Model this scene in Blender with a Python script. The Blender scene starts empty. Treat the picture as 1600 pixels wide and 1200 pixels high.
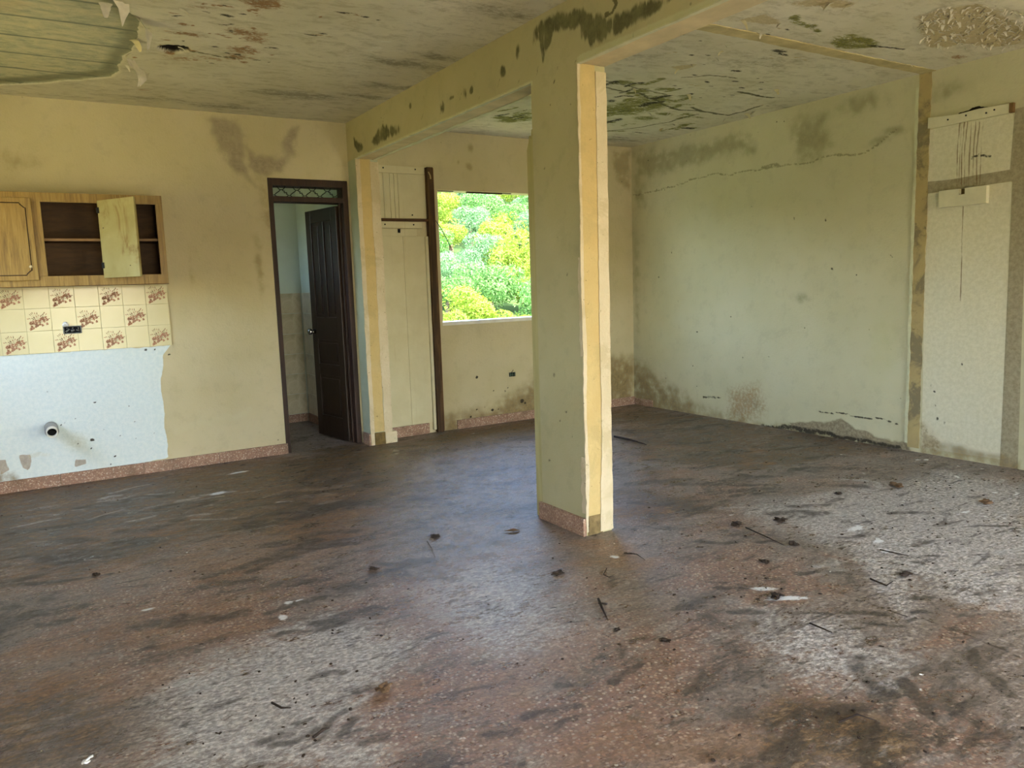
import bpy, bmesh, math, random
import numpy as np
from mathutils import Vector, Matrix

random.seed(7)
rng = np.random.default_rng(11)
SC = bpy.context.scene
COL = SC.collection

# ------------------------------------------------------------------ camera
F_PX = 1205.1
YAW, PITCH, ROLL = 0.55447, -0.12823, -0.03292
CAM = np.array([-0.2792, -6.3299, 1.3263])
_fw = np.array([math.sin(YAW) * math.cos(PITCH), math.cos(YAW) * math.cos(PITCH), math.sin(PITCH)])
_rt = np.array([math.cos(YAW), -math.sin(YAW), 0.0])
_up = np.cross(_rt, _fw)
CR = _rt * math.cos(ROLL) + _up * math.sin(ROLL)
CU = -_rt * math.sin(ROLL) + _up * math.cos(ROLL)
cd = bpy.data.cameras.new('camera')
cd.sensor_fit = 'HORIZONTAL'
cd.sensor_width = 36.0
cd.lens = 36.0 * F_PX / 1600.0
cd.clip_start = 0.05
cd.clip_end = 500
cam = bpy.data.objects.new('camera', cd)
COL.objects.link(cam)
M = Matrix.Identity(4)
for i in range(3):
    M[i][0] = CR[i]; M[i][1] = CU[i]; M[i][2] = -_fw[i]; M[i][3] = CAM[i]
cam.matrix_world = M
SC.camera = cam

# ------------------------------------------------------------------ light
W = bpy.data.worlds.new('sky'); SC.world = W; W.use_nodes = True
wn = W.node_tree.nodes; wl = W.node_tree.links
bg = wn['Background']
sky = wn.new('ShaderNodeTexSky'); sky.sky_type = 'NISHITA'; sky.sun_disc = False
sky.sun_elevation = math.radians(58); sky.sun_rotation = math.radians(160)
sky.air_density = 1.0; sky.dust_density = 2.5; sky.ozone_density = 1.0
wl.new(sky.outputs[0], bg.inputs[0]); bg.inputs[1].default_value = 0.8
sl = bpy.data.lights.new('sun', 'SUN'); sl.energy = 4.5; sl.angle = 0.02; sl.color = (1.0, 0.95, 0.85)
so = bpy.data.objects.new('sun', sl); COL.objects.link(so)
_sd = Vector((0.28, -0.45, 0.85)).normalized()      # towards the sun
so.rotation_euler = _sd.to_track_quat('Z', 'Y').to_euler()
so.location = (3, -14, 20)
SC.view_settings.view_transform = 'Standard'
SC.view_settings.look = 'None'
SC.view_settings.gamma = 1.0
SC.view_settings.use_curve_mapping = False
SC.view_settings.exposure = 2.3
SC.cycles.max_bounces = 5
SC.cycles.diffuse_bounces = 3
SC.cycles.glossy_bounces = 2
SC.cycles.sample_clamp_indirect = 6.0
SC.cycles.use_denoising = True
SC.cycles.use_light_tree = False
SC.cycles.use_adaptive_sampling = True
SC.cycles.adaptive_threshold = 0.1

# ------------------------------------------------------------------ sizes
H = 2.70            # ceiling
XR = 5.1914         # right wall
XL = -1.30          # left wall
YF = -7.90          # front (open) side behind the camera
XB, XB2 = 2.0992, 2.2696   # beam, post and pilaster sides
HB = 2.3874         # underside of the beam
PY1, PY2 = -3.1868, -2.7798
PIL = -0.1773
DX1, DX2, DH = 1.4219, 2.0792, 2.228
WX1, WX2, WZ1, WZ2 = 2.915, 4.38, 1.002, 2.187
WT = 0.15
BX, BY = 2.085, 1.49   # bathroom right wall, back wall

# pixel of the photograph -> point on a real plane (used to read sizes off the walls)
def on(axis, val, u, v):
    d = _fw + CR * (u - 800) / F_PX - CU * (v - 600) / F_PX
    t = (val - CAM[axis]) / d[axis]
    return CAM + t * d
def PB(u, v): q = on(1, 0.0, u, v); return (q[0], q[2])        # back wall (x, z)
def PR(u, v): q = on(0, XR, u, v); return (q[1], q[2])         # right wall (y, z)
def PC(u, v): q = on(2, H, u, v); return (q[0], q[1])          # ceiling (x, y)
def PF(u, v): q = on(2, 0.0, u, v); return (q[0], q[1])        # floor (x, y)
def PM(u, v): q = on(0, XB, u, v); return (q[1], q[2])         # beam / post left face (y, z)
def PP(u, v): q = on(1, PY1, u, v); return (q[0], q[2])        # post front face (x, z)

# ------------------------------------------------------------------ colour
def lin(r, g=None, b=None):
    if g is None: r, g, b = r
    f = lambda c: (c / 255 / 12.92) if c / 255 <= 0.04045 else ((c / 255 + 0.055) / 1.055) ** 2.4
    return (f(r), f(g), f(b), 1.0)

# ------------------------------------------------------------------ node helper
class NB:
    def __init__(s, name, rough=0.8, spec=0.3):
        s.m = bpy.data.materials.new(name); s.m.use_nodes = True
        s.t = s.m.node_tree; s.n = s.t.nodes; s.l = s.t.links
        s.b = s.n['Principled BSDF']
        s.b.inputs['Roughness'].default_value = rough
        s.b.inputs['Specular IOR Level'].default_value = spec
        s._co = None
    def set(s, sock, v):
        if hasattr(v, 'is_output') or isinstance(v, bpy.types.NodeSocket): s.l.new(v, sock)
        else: sock.default_value = v
    def co(s, kind='Object'):
        if s._co is None: s._co = s.n.new('ShaderNodeTexCoord')
        return s._co.outputs[kind]
    def mapping(s, vec, scale=(1, 1, 1), rot=(0, 0, 0), loc=(0, 0, 0)):
        n = s.n.new('ShaderNodeMapping'); s.l.new(vec, n.inputs[0])
        n.inputs['Scale'].default_value = scale; n.inputs['Rotation'].default_value = rot; n.inputs['Location'].default_value = loc
        return n.outputs[0]
    def noise(s, scale, detail=4, rough=0.55, dist=0.0, vec=None, col=False):
        n = s.n.new('ShaderNodeTexNoise'); s.l.new(vec if vec is not None else s.co(), n.inputs['Vector'])
        n.inputs['Scale'].default_value = scale; n.inputs['Detail'].default_value = detail
        n.inputs['Roughness'].default_value = rough; n.inputs['Distortion'].default_value = dist
        return n.outputs['Color' if col else 'Fac']
    def cn(s, n, lo=0.32, hi=0.68):
        return s.mr(n, lo, hi, 0.0, 1.0, False)
    def vor(s, scale, feature='F1', out='Distance', vec=None, rand=1.0):
        n = s.n.new('ShaderNodeTexVoronoi'); n.feature = feature
        s.l.new(vec if vec is not None else s.co(), n.inputs['Vector'])
        n.inputs['Scale'].default_value = scale; n.inputs['Randomness'].default_value = rand
        return n.outputs[out]
    def wave(s, scale, dist=0.0, vec=None, det=2.0, dscale=1.0, dirn='X', prof='SIN'):
        n = s.n.new('ShaderNodeTexWave'); s.l.new(vec if vec is not None else s.co(), n.inputs['Vector'])
        n.bands_direction = dirn; n.wave_profile = prof
        n.inputs['Scale'].default_value = scale; n.inputs['Distortion'].default_value = dist
        n.inputs['Detail'].default_value = det; n.inputs['Detail Scale'].default_value = dscale
        return n.outputs['Fac']
    def attr(s, name, out='Fac'):
        n = s.n.new('ShaderNodeAttribute'); n.attribute_name = name
        return n.outputs[out]
    def math(s, op, a, b=0.0, c=0.0):
        n = s.n.new('ShaderNodeMath'); n.operation = op
        s.set(n.inputs[0], a); s.set(n.inputs[1], b); s.set(n.inputs[2], c)
        return n.outputs[0]
    def mr(s, v, a, b, c=0.0, d=1.0, smooth=True):
        n = s.n.new('ShaderNodeMapRange'); n.interpolation_type = 'SMOOTHSTEP' if smooth else 'LINEAR'
        s.set(n.inputs[0], v)
        for i, x in enumerate((a, b, c, d)): s.set(n.inputs[i + 1], x)
        return n.outputs[0]
    def mix(s, f, a, b, mode='MIX'):
        n = s.n.new('ShaderNodeMix'); n.data_type = 'RGBA'; n.blend_type = mode
        s.set(n.inputs[0], f); s.set(n.inputs[6], a); s.set(n.inputs[7], b)
        return n.outputs[2]
    def ramp(s, f, stops, interp='LINEAR'):
        n = s.n.new('ShaderNodeValToRGB'); n.color_ramp.interpolation = interp
        e = n.color_ramp.elements
        while len(e) < len(stops): e.new(0.5)
        for k, (p, c) in enumerate(stops): e[k].position = p; e[k].color = c
        s.set(n.inputs[0], f)
        return n.outputs[0]
    def sep(s, v):
        n = s.n.new('ShaderNodeSeparateXYZ'); s.l.new(v, n.inputs[0]); return n.outputs
    def bump(s, h, strength=0.3, dist=0.01, normal=None):
        n = s.n.new('ShaderNodeBump'); s.set(n.inputs['Height'], h)
        n.inputs['Strength'].default_value = strength; n.inputs['Distance'].default_value = dist
        if normal is not None: s.l.new(normal, n.inputs['Normal'])
        return n.outputs[0]
    def out(s, color=None, rough=None, normal=None, **kw):
        if color is not None: s.set(s.b.inputs['Base Color'], color)
        if rough is not None: s.set(s.b.inputs['Roughness'], rough)
        if normal is not None: s.l.new(normal, s.b.inputs['Normal'])
        for k, v in kw.items(): s.set(s.b.inputs[k.replace('_', ' ')], v)
        return s.m
    # break a painted mask up with noise (any noise socket, 0..1): 0 where the mask is 0
    def mask(s, name, nz, amp=0.8, w=0.12, op=1.0, thr=0.5):
        k = s.math('MULTIPLY_ADD', s.math('SUBTRACT', nz, 0.5), 1.5 * amp, 1.0)
        f = s.mr(s.math('MULTIPLY', s.attr(name), k), thr - w, thr + w)
        return f if op == 1.0 else s.math('MULTIPLY', f, op)

def plain(name, c, rough=0.7, var=0.12, scale=12, bump=0.15, bscale=60, spec=0.3, metal=0.0, stretch=None):
    b = NB(name, rough, spec)
    vec = b.mapping(b.co(), stretch) if stretch else b.co()
    nz = b.noise(scale, 5, 0.6, 0.2, vec)
    c2 = tuple(max(0, x * (1 - 2.2 * var)) for x in c[:3]) + (1,)
    c1 = tuple(min(1, x * (1 + 0.8 * var)) for x in c[:3]) + (1,)
    col = b.ramp(nz, [(0.3, c2), (0.7, c1)])
    return b.out(col, None, b.bump(b.noise(bscale, 3, 0.6, 0, vec), bump, 0.005), Metallic=metal)

# ------------------------------------------------------------------ numpy noise and mask painting
def vnoise(u, v, scale, seed):
    r = np.random.default_rng(seed); N = 256
    t = r.random((N, N))
    x = u * scale; y = v * scale
    xi = np.floor(x).astype(int); yi = np.floor(y).astype(int)
    fx = x - xi; fy = y - yi
    fx = fx * fx * (3 - 2 * fx); fy = fy * fy * (3 - 2 * fy)
    g = lambda a, b: t[a % N, b % N]
    return (g(xi, yi) * (1 - fx) + g(xi + 1, yi) * fx) * (1 - fy) + (g(xi, yi + 1) * (1 - fx) + g(xi + 1, yi + 1) * fx) * fy
def fbm(u, v, scale, seed, octv=4):
    s = 0; a = 1; tot = 0
    for k in range(octv):
        s = s + a * vnoise(u, v, scale * 2 ** k, seed + k); tot += a; a *= 0.55
    return s / tot
class Paint:
    """float layers over the (u, v) points of one surface"""
    def __init__(s, u, v, seed=1, warp=0.05, wscale=4):
        s.u0, s.v0 = u, v
        s.u = u + warp * (fbm(u, v, wscale, seed) - 0.5) * 2
        s.v = v + warp * (fbm(u, v, wscale, seed + 50) - 0.5) * 2
        s.L = {}
    def layer(s, n):
        if n not in s.L: s.L[n] = np.zeros_like(s.u)
        return s.L[n]
    def put(s, n, m):
        s.L[n] = np.maximum(s.layer(n), m)
    def poly(s, n, pts, feather=0.06, val=1.0, warp=True):
        u, v = (s.u, s.v) if warp else (s.u0, s.v0)
        P = np.array(pts, float); ins = np.zeros(u.shape, bool); d = np.full(u.shape, 1e9)
        for a, b in zip(P, np.roll(P, -1, 0)):
            e = b - a; L2 = (e ** 2).sum() + 1e-12
            t = np.clip(((u - a[0]) * e[0] + (v - a[1]) * e[1]) / L2, 0, 1)
            d = np.minimum(d, np.hypot(u - a[0] - t * e[0], v - a[1] - t * e[1]))
            c = ((a[1] > v) != (b[1] > v)) & (u < (b[0] - a[0]) * (v - a[1]) / (b[1] - a[1] + 1e-12) + a[0])
            ins ^= c
        sd = np.where(ins, -d, d)
        s.put(n, val * np.clip(0.5 - sd / feather, 0, 1))
    def blob(s, n, c, ru, rv, val=1.0, power=1.0):
        r = np.hypot((s.u - c[0]) / ru, (s.v - c[1]) / rv)
        s.put(n, val * np.clip(1.15 - r ** power, 0, 1))
    def line(s, n, pts, w, val=1.0, warp=True):
        u, v = (s.u, s.v) if warp else (s.u0, s.v0)
        d = np.full(u.shape, 1e9)
        for a, b in zip(pts[:-1], pts[1:]):
            a = np.array(a); e = np.array(b) - a; L2 = (e ** 2).sum() + 1e-12
            t = np.clip(((u - a[0]) * e[0] + (v - a[1]) * e[1]) / L2, 0, 1)
            d = np.minimum(d, np.hypot(u - a[0] - t * e[0], v - a[1] - t * e[1]))
        s.put(n, val * np.clip(1.3 - d / w, 0, 1))

# ------------------------------------------------------------------ mesh helpers
def link(o, parent=None):
    COL.objects.link(o)
    if parent is not None: o.parent = parent
    return o
def mesh_obj(name, verts, faces, mats, parent=None, smooth=False, midx=None):
    me = bpy.data.meshes.new(name)
    me.from_pydata([tuple(map(float, v)) for v in verts], [], faces)
    for m in (mats if isinstance(mats, (list, tuple)) else [mats]): me.materials.append(m)
    if midx is not None: me.polygons.foreach_set('material_index', midx)
    if smooth: me.polygons.foreach_set('use_smooth', [True] * len(me.polygons))
    me.update()
    return link(bpy.data.objects.new(name, me), parent)
def tag(o, label=None, cat=None, group=None, kind=None):
    if label: o['label'] = label
    if cat: o['category'] = cat
    if group: o['group'] = group
    if kind: o['kind'] = kind
    return o
def empty(name, loc=(0, 0, 0), parent=None):
    o = bpy.data.objects.new(name, None); o.location = loc; o.empty_display_size = 0.1
    return link(o, parent)
class MB:
    """collects simple solids, then links them as ONE mesh object"""
    def __init__(s): s.v = []; s.f = []; s.mi = []
    def add(s, vs, fs, mi=0):
        o = len(s.v); s.v += [tuple(map(float, v)) for v in vs]
        s.f += [tuple(i + o for i in f) for f in fs]; s.mi += [mi] * len(fs); return s
    def box(s, x0, x1, y0, y1, z0, z1, mi=0):
        v = [(x, y, z) for z in (z0, z1) for y in (y0, y1) for x in (x0, x1)]
        return s.add(v, [(0, 2, 3, 1), (4, 5, 7, 6), (0, 1, 5, 4), (2, 6, 7, 3), (0, 4, 6, 2), (1, 3, 7, 5)], mi)
    def tube(s, pts, r, n=8, mi=0, cap=True):
        pts = [Vector(p) for p in pts]; rs = r if isinstance(r, (list, tuple)) else [r] * len(pts)
        o = len(s.v); ref = Vector((0.13, 0.31, 0.94))
        for k, p in enumerate(pts):
            t = (pts[min(k + 1, len(pts) - 1)] - pts[max(k - 1, 0)]).normalized()
            a = t.cross(ref)
            if a.length < 0.05: a = t.cross(Vector((1, 0, 0)))
            a.normalize(); b = t.cross(a)
            for j in range(n):
                th = 2 * math.pi * j / n; q = p + (a * math.cos(th) + b * math.sin(th)) * rs[k]
                s.v.append(tuple(q))
        for k in range(len(pts) - 1):
            for j in range(n):
                s.f.append((o + k * n + j, o + k * n + (j + 1) % n, o + (k + 1) * n + (j + 1) % n, o + (k + 1) * n + j)); s.mi.append(mi)
        if cap:
            s.f.append(tuple(o + j for j in reversed(range(n)))); s.mi.append(mi)
            s.f.append(tuple(o + (len(pts) - 1) * n + j for j in range(n))); s.mi.append(mi)
        return s
    def prism(s, pts, fn, d0, d1, mi=0):
        """polygon pts (a, b) extruded; fn(a, b, d) -> xyz"""
        n = len(pts)
        v = [fn(a, b, d0) for a, b in pts] + [fn(a, b, d1) for a, b in pts]
        f = [tuple(reversed(range(n))), tuple(range(n, 2 * n))] + [(i, (i + 1) % n, n + (i + 1) % n, n + i) for i in range(n)]
        return s.add(v, f, mi)
    def build(s, name, mats, parent=None, smooth=False, bevel=0, loc=None, rot=None):
        o = mesh_obj(name, s.v, s.f, mats, parent, smooth, s.mi)
        bm = bmesh.new(); bm.from_mesh(o.data); bmesh.ops.recalc_face_normals(bm, faces=bm.faces)
        if bevel:
            bmesh.ops.bevel(bm, geom=[e for e in bm.edges if e.is_manifold and e.calc_face_angle(0) > 0.6], offset=bevel, segments=2, affect='EDGES', profile=0.6)
        bm.to_mesh(o.data); bm.free()
        if loc is not None: o.location = loc
        if rot is not None: o.rotation_euler = rot
        return o
def copy_tree(o, parent=None):
    c = o.copy(); COL.objects.link(c); c.parent = parent
    for ch in list(o.children): copy_tree(ch, c)
    return c
def axis(a0, a1, step, marks=()):
    xs = set(np.round(np.linspace(a0, a1, max(2, int(round((a1 - a0) / step)) + 1)), 5).tolist())
    for m in marks:
        if a0 < m < a1:
            near = [x for x in xs if abs(x - m) < step * 0.45 and x not in (a0, a1)]
            for x in near: xs.discard(x)
            xs.add(round(m, 5))
    return np.array(sorted(xs))
def axes(*parts):
    return np.unique(np.round(np.concatenate(parts), 5))
def grid_surface(name, A, Bx, fn, holes, mat, paint, extra=None, disp=None, parent=None, flip=False):
    """dense sheet over axes A, Bx (with holes cut) whose stain masks are point attributes"""
    U, V = np.meshgrid(A, Bx, indexing='ij'); u = U.ravel(); v = V.ravel()
    L = paint(u, v) if paint else {}
    d = disp(u, v, L) if disp else np.zeros_like(u)
    co = fn(u, v, d)
    nu, nv = len(A), len(Bx)
    idx = np.arange(nu * nv).reshape(nu, nv)
    q = np.stack([idx[:-1, :-1], idx[1:, :-1], idx[1:, 1:], idx[:-1, 1:]], -1).reshape(-1, 4)
    cu = ((A[:-1] + A[1:]) / 2)[:, None].repeat(nv - 1, 1).ravel(); cv = ((Bx[:-1] + Bx[1:]) / 2)[None, :].repeat(nu - 1, 0).ravel()
    keep = np.ones(len(q), bool)
    for (a0, a1, b0, b1) in holes: keep &= ~((cu > a0) & (cu < a1) & (cv > b0) & (cv < b1))
    q = q[keep]
    if flip: q = q[:, ::-1]
    n0 = len(co); ev = []; ef = []
    if extra is not None:
        ev = extra.v; ef = [tuple(i + n0 for i in f) for f in extra.f]
    allv = np.concatenate([co, np.array(ev, float).reshape(-1, 3)])
    me = bpy.data.meshes.new(name)
    nf = len(q) + len(ef)
    loops = np.concatenate([q.ravel()] + [np.array(f) for f in ef]).astype(np.int32)
    sizes = np.concatenate([np.full(len(q), 4), np.array([len(f) for f in ef], int)]).astype(np.int32)
    me.vertices.add(len(allv)); me.vertices.foreach_set('co', allv.ravel())
    me.loops.add(len(loops)); me.loops.foreach_set('vertex_index', loops)
    me.polygons.add(nf); me.polygons.foreach_set('loop_start', np.concatenate([[0], np.cumsum(sizes)[:-1]]).astype(np.int32))
    me.polygons.foreach_set('use_smooth', np.array([True] * len(q) + [False] * len(ef)))
    me.update(calc_edges=True); me.validate()
    for n, arr in L.items():
        at = me.attributes.new(n, 'FLOAT', 'POINT')
        full = np.zeros(len(allv)); full[:n0] = arr
        at.data.foreach_set('value', full.astype(np.float32))
    me.materials.append(mat)
    return link(bpy.data.objects.new(name, me), parent)
def lump(name, r, mat, seed, flat=0.5, sub=2, parent=None, amp=0.4):
    bm = bmesh.new(); bmesh.ops.create_icosphere(bm, subdivisions=sub, radius=1.0)
    rr = random.Random(seed)
    ph = [rr.uniform(0, 6) for _ in range(6)]
    for w in bm.verts:
        c = w.co
        k = 1 + amp * (0.5 * math.sin(3.1 * c.x + ph[0]) * math.sin(2.7 * c.y + ph[1]) + 0.35 * math.sin(5.3 * c.z + 4.1 * c.x + ph[2]) + 0.25 * math.sin(7.7 * c.y + ph[3]))
        w.co = Vector((c.x * r * k, c.y * r * k * 0.8, c.z * r * k * flat))
    zmin = min(w.co.z for w in bm.verts)
    for w in bm.verts: w.co.z -= zmin
    me = bpy.data.meshes.new(name); bm.to_mesh(me); bm.free(); me.materials.append(mat)
    return link(bpy.data.objects.new(name, me), parent)

# ------------------------------------------------------------------ wall paint material
def wall_mat(name, base, var, layers, bump=0.25, streak=0.0, specks=0.0, rough=0.75):
    b = NB(name, rough, 0.25)
    big = b.noise(1.3, 3, 0.6); mid = b.cn(b.noise(9, 5, 0.7)); fine = b.cn(b.noise(36, 3, 0.72))
    drip = b.cn(b.noise(10, 3, 0.65, 0, b.mapping(b.co(), (1.6, 2.0, 0.5))))
    col = b.ramp(big, [(0.32, var), (0.68, base)])
    col = b.mix(b.mr(mid, 0.5, 1.0, 0, 0.2), col, tuple(x * 0.6 for x in base[:3]) + (1,))
    h = b.math('MULTIPLY', fine, 0.3)
    for (at, cA, cB, nsc, amp, w, op, hgt, stretch) in layers:
        nz = drip if stretch else (mid if nsc < 20 else fine); nc = fine if nsc < 20 else mid
        f = b.mask(at, nz, amp, w, op)
        col = b.mix(f, col, b.ramp(nc, [(0.15, cA), (0.85, cB)]))
        if hgt: h = b.math('ADD', h, b.math('MULTIPLY', b.attr(at), hgt))
    if specks:
        vv = b.vor(7.5)
        sp = b.math('MULTIPLY', b.mr(vv, 0.03, 0.06, 1, 0), b.mr(big, 0.5, 0.62))
        col = b.mix(b.math('MULTIPLY', sp, specks), col, lin(60, 52, 36))
    return b.out(col, rough, b.bump(h, bump, 0.012))

CREAM = lin(202, 188, 150); CREAM2 = lin(190, 176, 134)
SAGE = lin(190, 186, 134); SAGE2 = lin(176, 172, 116)
PLA = lin(150, 137, 108); PLB = lin(172, 158, 126)
MOLD = lin(66, 62, 38); MOLD2 = lin(104, 98, 62)
DIRT = lin(98, 76, 36); DIRT2 = lin(140, 114, 64)
DARK = lin(28, 22, 14); DARK2 = lin(48, 40, 26)
RUST = lin(104, 66, 26); RUST2 = lin(150, 104, 48)
MOSS = lin(66, 68, 18); MOSS2 = lin(136, 132, 42)

# ==================================================================  STRUCTURE
# ---- floor
def floor_paint(u, v):
    p = Paint(u, v, 3, 0.12, 1.6)
    F = lambda *a: [PF(*q) for q in a]
    # bare terrazzo showing through
    p.poly('chips', F((480, 1010), (700, 960), (1000, 960), (1150, 1020), (1130, 1200), (560, 1200)), 0.5)
    p.poly('chips', F((0, 880), (350, 880), (560, 900), (420, 990), (250, 1040), (0, 1120)), 0.5, 0.85)
    p.poly('chips', F((560, 860), (700, 880), (900, 900), (1000, 940), (760, 1000), (520, 960)), 0.4, 0.8)
    p.poly('chips', F((1000, 840), (1130, 850), (1300, 930), (1200, 960), (1000, 930)), 0.4, 0.9)
    p.poly('chips', F((1230, 1080), (1500, 1110), (1600, 1150), (1600, 1200), (1050, 1200)), 0.35, 0.7)
    p.poly('chips', F((1000, 740), (1150, 720), (1300, 760), (1150, 800), (960, 800)), 0.3, 0.6)
    # dark damp mud by the kitchen wall and back wall
    p.poly('mud', F((-60, 775), (440, 715), (620, 700), (640, 760), (500, 850), (330, 830), (200, 880), (-60, 930)), 0.45)
    p.poly('mud', F((440, 700), (640, 690), (840, 650), (980, 640), (960, 670), (800, 690), (640, 720)), 0.2)
    p.poly('mud', F((950, 640), (1100, 650), (1420, 700), (1300, 720), (1150, 740), (1000, 720)), 0.25, 0.85)
    p.poly('mud', F((950, 760), (1080, 770), (1130, 800), (1010, 815), (950, 800)), 0.2, 0.8)
    p.poly('mud', F((-60, 1000), (60, 1020), (240, 1090), (200, 1200), (-60, 1200)), 0.4, 0.7)
    p.poly('mud', F((1180, 1090), (1330, 1120), (1420, 1170), (1380, 1200), (1150, 1200)), 0.2, 0.85)
    p.poly('mud', F((540, 1080), (590, 1050), (560, 1120), (500, 1110)), 0.1, 0.8)
    p.poly('mud', F((850, 1010), (930, 1040), (960, 1110), (900, 1120)), 0.25, 0.55)
    # pale grey dust; the broad right patch also has bright daylight painted in
    p.poly('dust', F((250, 1060), (430, 990), (520, 960), (640, 1010), (560, 1120), (600, 1200), (230, 1200)), 0.4)
    p.poly('dust', F((1150, 790), (1300, 770), (1480, 740), (1600, 760), (1620, 960), (1450, 920), (1320, 850)), 0.5)
    p.poly('dust', F((1150, 950), (1300, 970), (1420, 1040), (1340, 1100), (1200, 1040)), 0.4, 0.75)
    p.poly('dust', F((640, 930), (760, 860), (860, 900), (960, 1000), (820, 1050), (700, 1020)), 0.4, 0.6)
    p.poly('dust', F((1320, 850), (1420, 900), (1400, 970), (1350, 930)), 0.2, 0.8)
    # white plaster smears
    for c, ru, rv in [((1330, 822), .07, .05), ((1372, 843), .06, .03), ((1380, 857), .05, .02), ((440, 937), .03, .03), ((428, 962), .025, .06),
                      ((458, 932), .03, .015), ((225, 953), .05, .015), ((1447, 718), .05, .02), ((1215, 935), .1, .04), ((1185, 920), .05, .03), ((960, 870), .04, .03),
                      ((1490, 690), .03, .02), ((1580, 770), .04, .02), ((1545, 767), .04, .02), ((1490, 800), .06, .02), ((350, 770), .1, .05), ((375, 740), .1, .03), ((1135, 803), .03, .015)]:
        p.blob('white', PF(*c), ru, rv)
    # damp, trodden-smooth track from the window wall
    p.poly('wet', F((600, 700), (840, 690), (840, 820), (900, 900), (760, 1010), (600, 960), (560, 860)), 0.7)
    p.poly('wet', F((960, 690), (1050, 700), (1100, 780), (960, 800)), 0.4, 0.7)
    for a, b in [((745, 800), (830, 795)), ((965, 780), (1075, 785)), ((385, 825), (450, 815))]:
        p.line('tread', [PF(*a), PF(*b)], 0.11, 1.0, False)
    rs = random.Random(12)
    def drift(n, layer, u0, v0, u1, v1, w0, w1, L0, L1, tilt=0.0):
        for k in range(n):
            a = np.array(PF(rs.uniform(u0, u1), rs.uniform(v0, v1))); th = tilt + rs.uniform(-.5, .5); L_ = rs.uniform(L0, L1)
            d_ = np.array([math.cos(th), math.sin(th)]) * L_; e_ = np.array([-d_[1], d_[0]]) * rs.uniform(-.4, .4)
            p.line(layer, [tuple(a - d_), tuple(a + e_), tuple(a + d_)], rs.uniform(w0, w1), rs.uniform(.6, 1))
    drift(34, 'black', 0, 765, 640, 880, .02, .07, .05, .3, -.1); drift(12, 'black', 0, 880, 560, 1000, .02, .06, .04, .2, 0)
    drift(30, 'black', 960, 655, 1320, 810, .02, .06, .05, .3, -.5); drift(16, 'black', 620, 680, 835, 800, .02, .05, .04, .2, -.3)
    drift(12, 'black', 420, 1020, 620, 1160, .012, .03, .02, .09, .2); drift(14, 'black', 1150, 1050, 1550, 1190, .012, .04, .03, .12, .4); drift(10, 'black', 640, 1000, 1000, 1180, .012, .03, .02, .08, .2)
    drift(22, 'black', 1100, 800, 1600, 1000, .01, .03, .02, .12, -.6)
    drift(12, 'ochre', 200, 770, 560, 880, .06, .16, .08, .3, 0); drift(10, 'ochre', 0, 880, 480, 1080, .06, .14, .06, .2, 0); drift(8, 'ochre', 950, 700, 1250, 800, .05, .12, .06, .2, -.4)
    drift(6, 'ochre', 880, 840, 1000, 900, .05, .1, .04, .1, 0); drift(8, 'ochre', 620, 1000, 1100, 1200, .06, .12, .05, .2, 0)
    drift(16, 'pale', 30, 760, 450, 830, .01, .035, .04, .16, 0); drift(18, 'pale', 1250, 740, 1600, 900, .01, .03, .04, .2, -.6); drift(14, 'pale', 250, 1040, 560, 1190, .01, .03, .03, .12, .2)
    p.line('crack', F((1330, 940), (1420, 968), (1500, 1000), (1600, 1040)), 0.006, 1.0)
    return p.L
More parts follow.
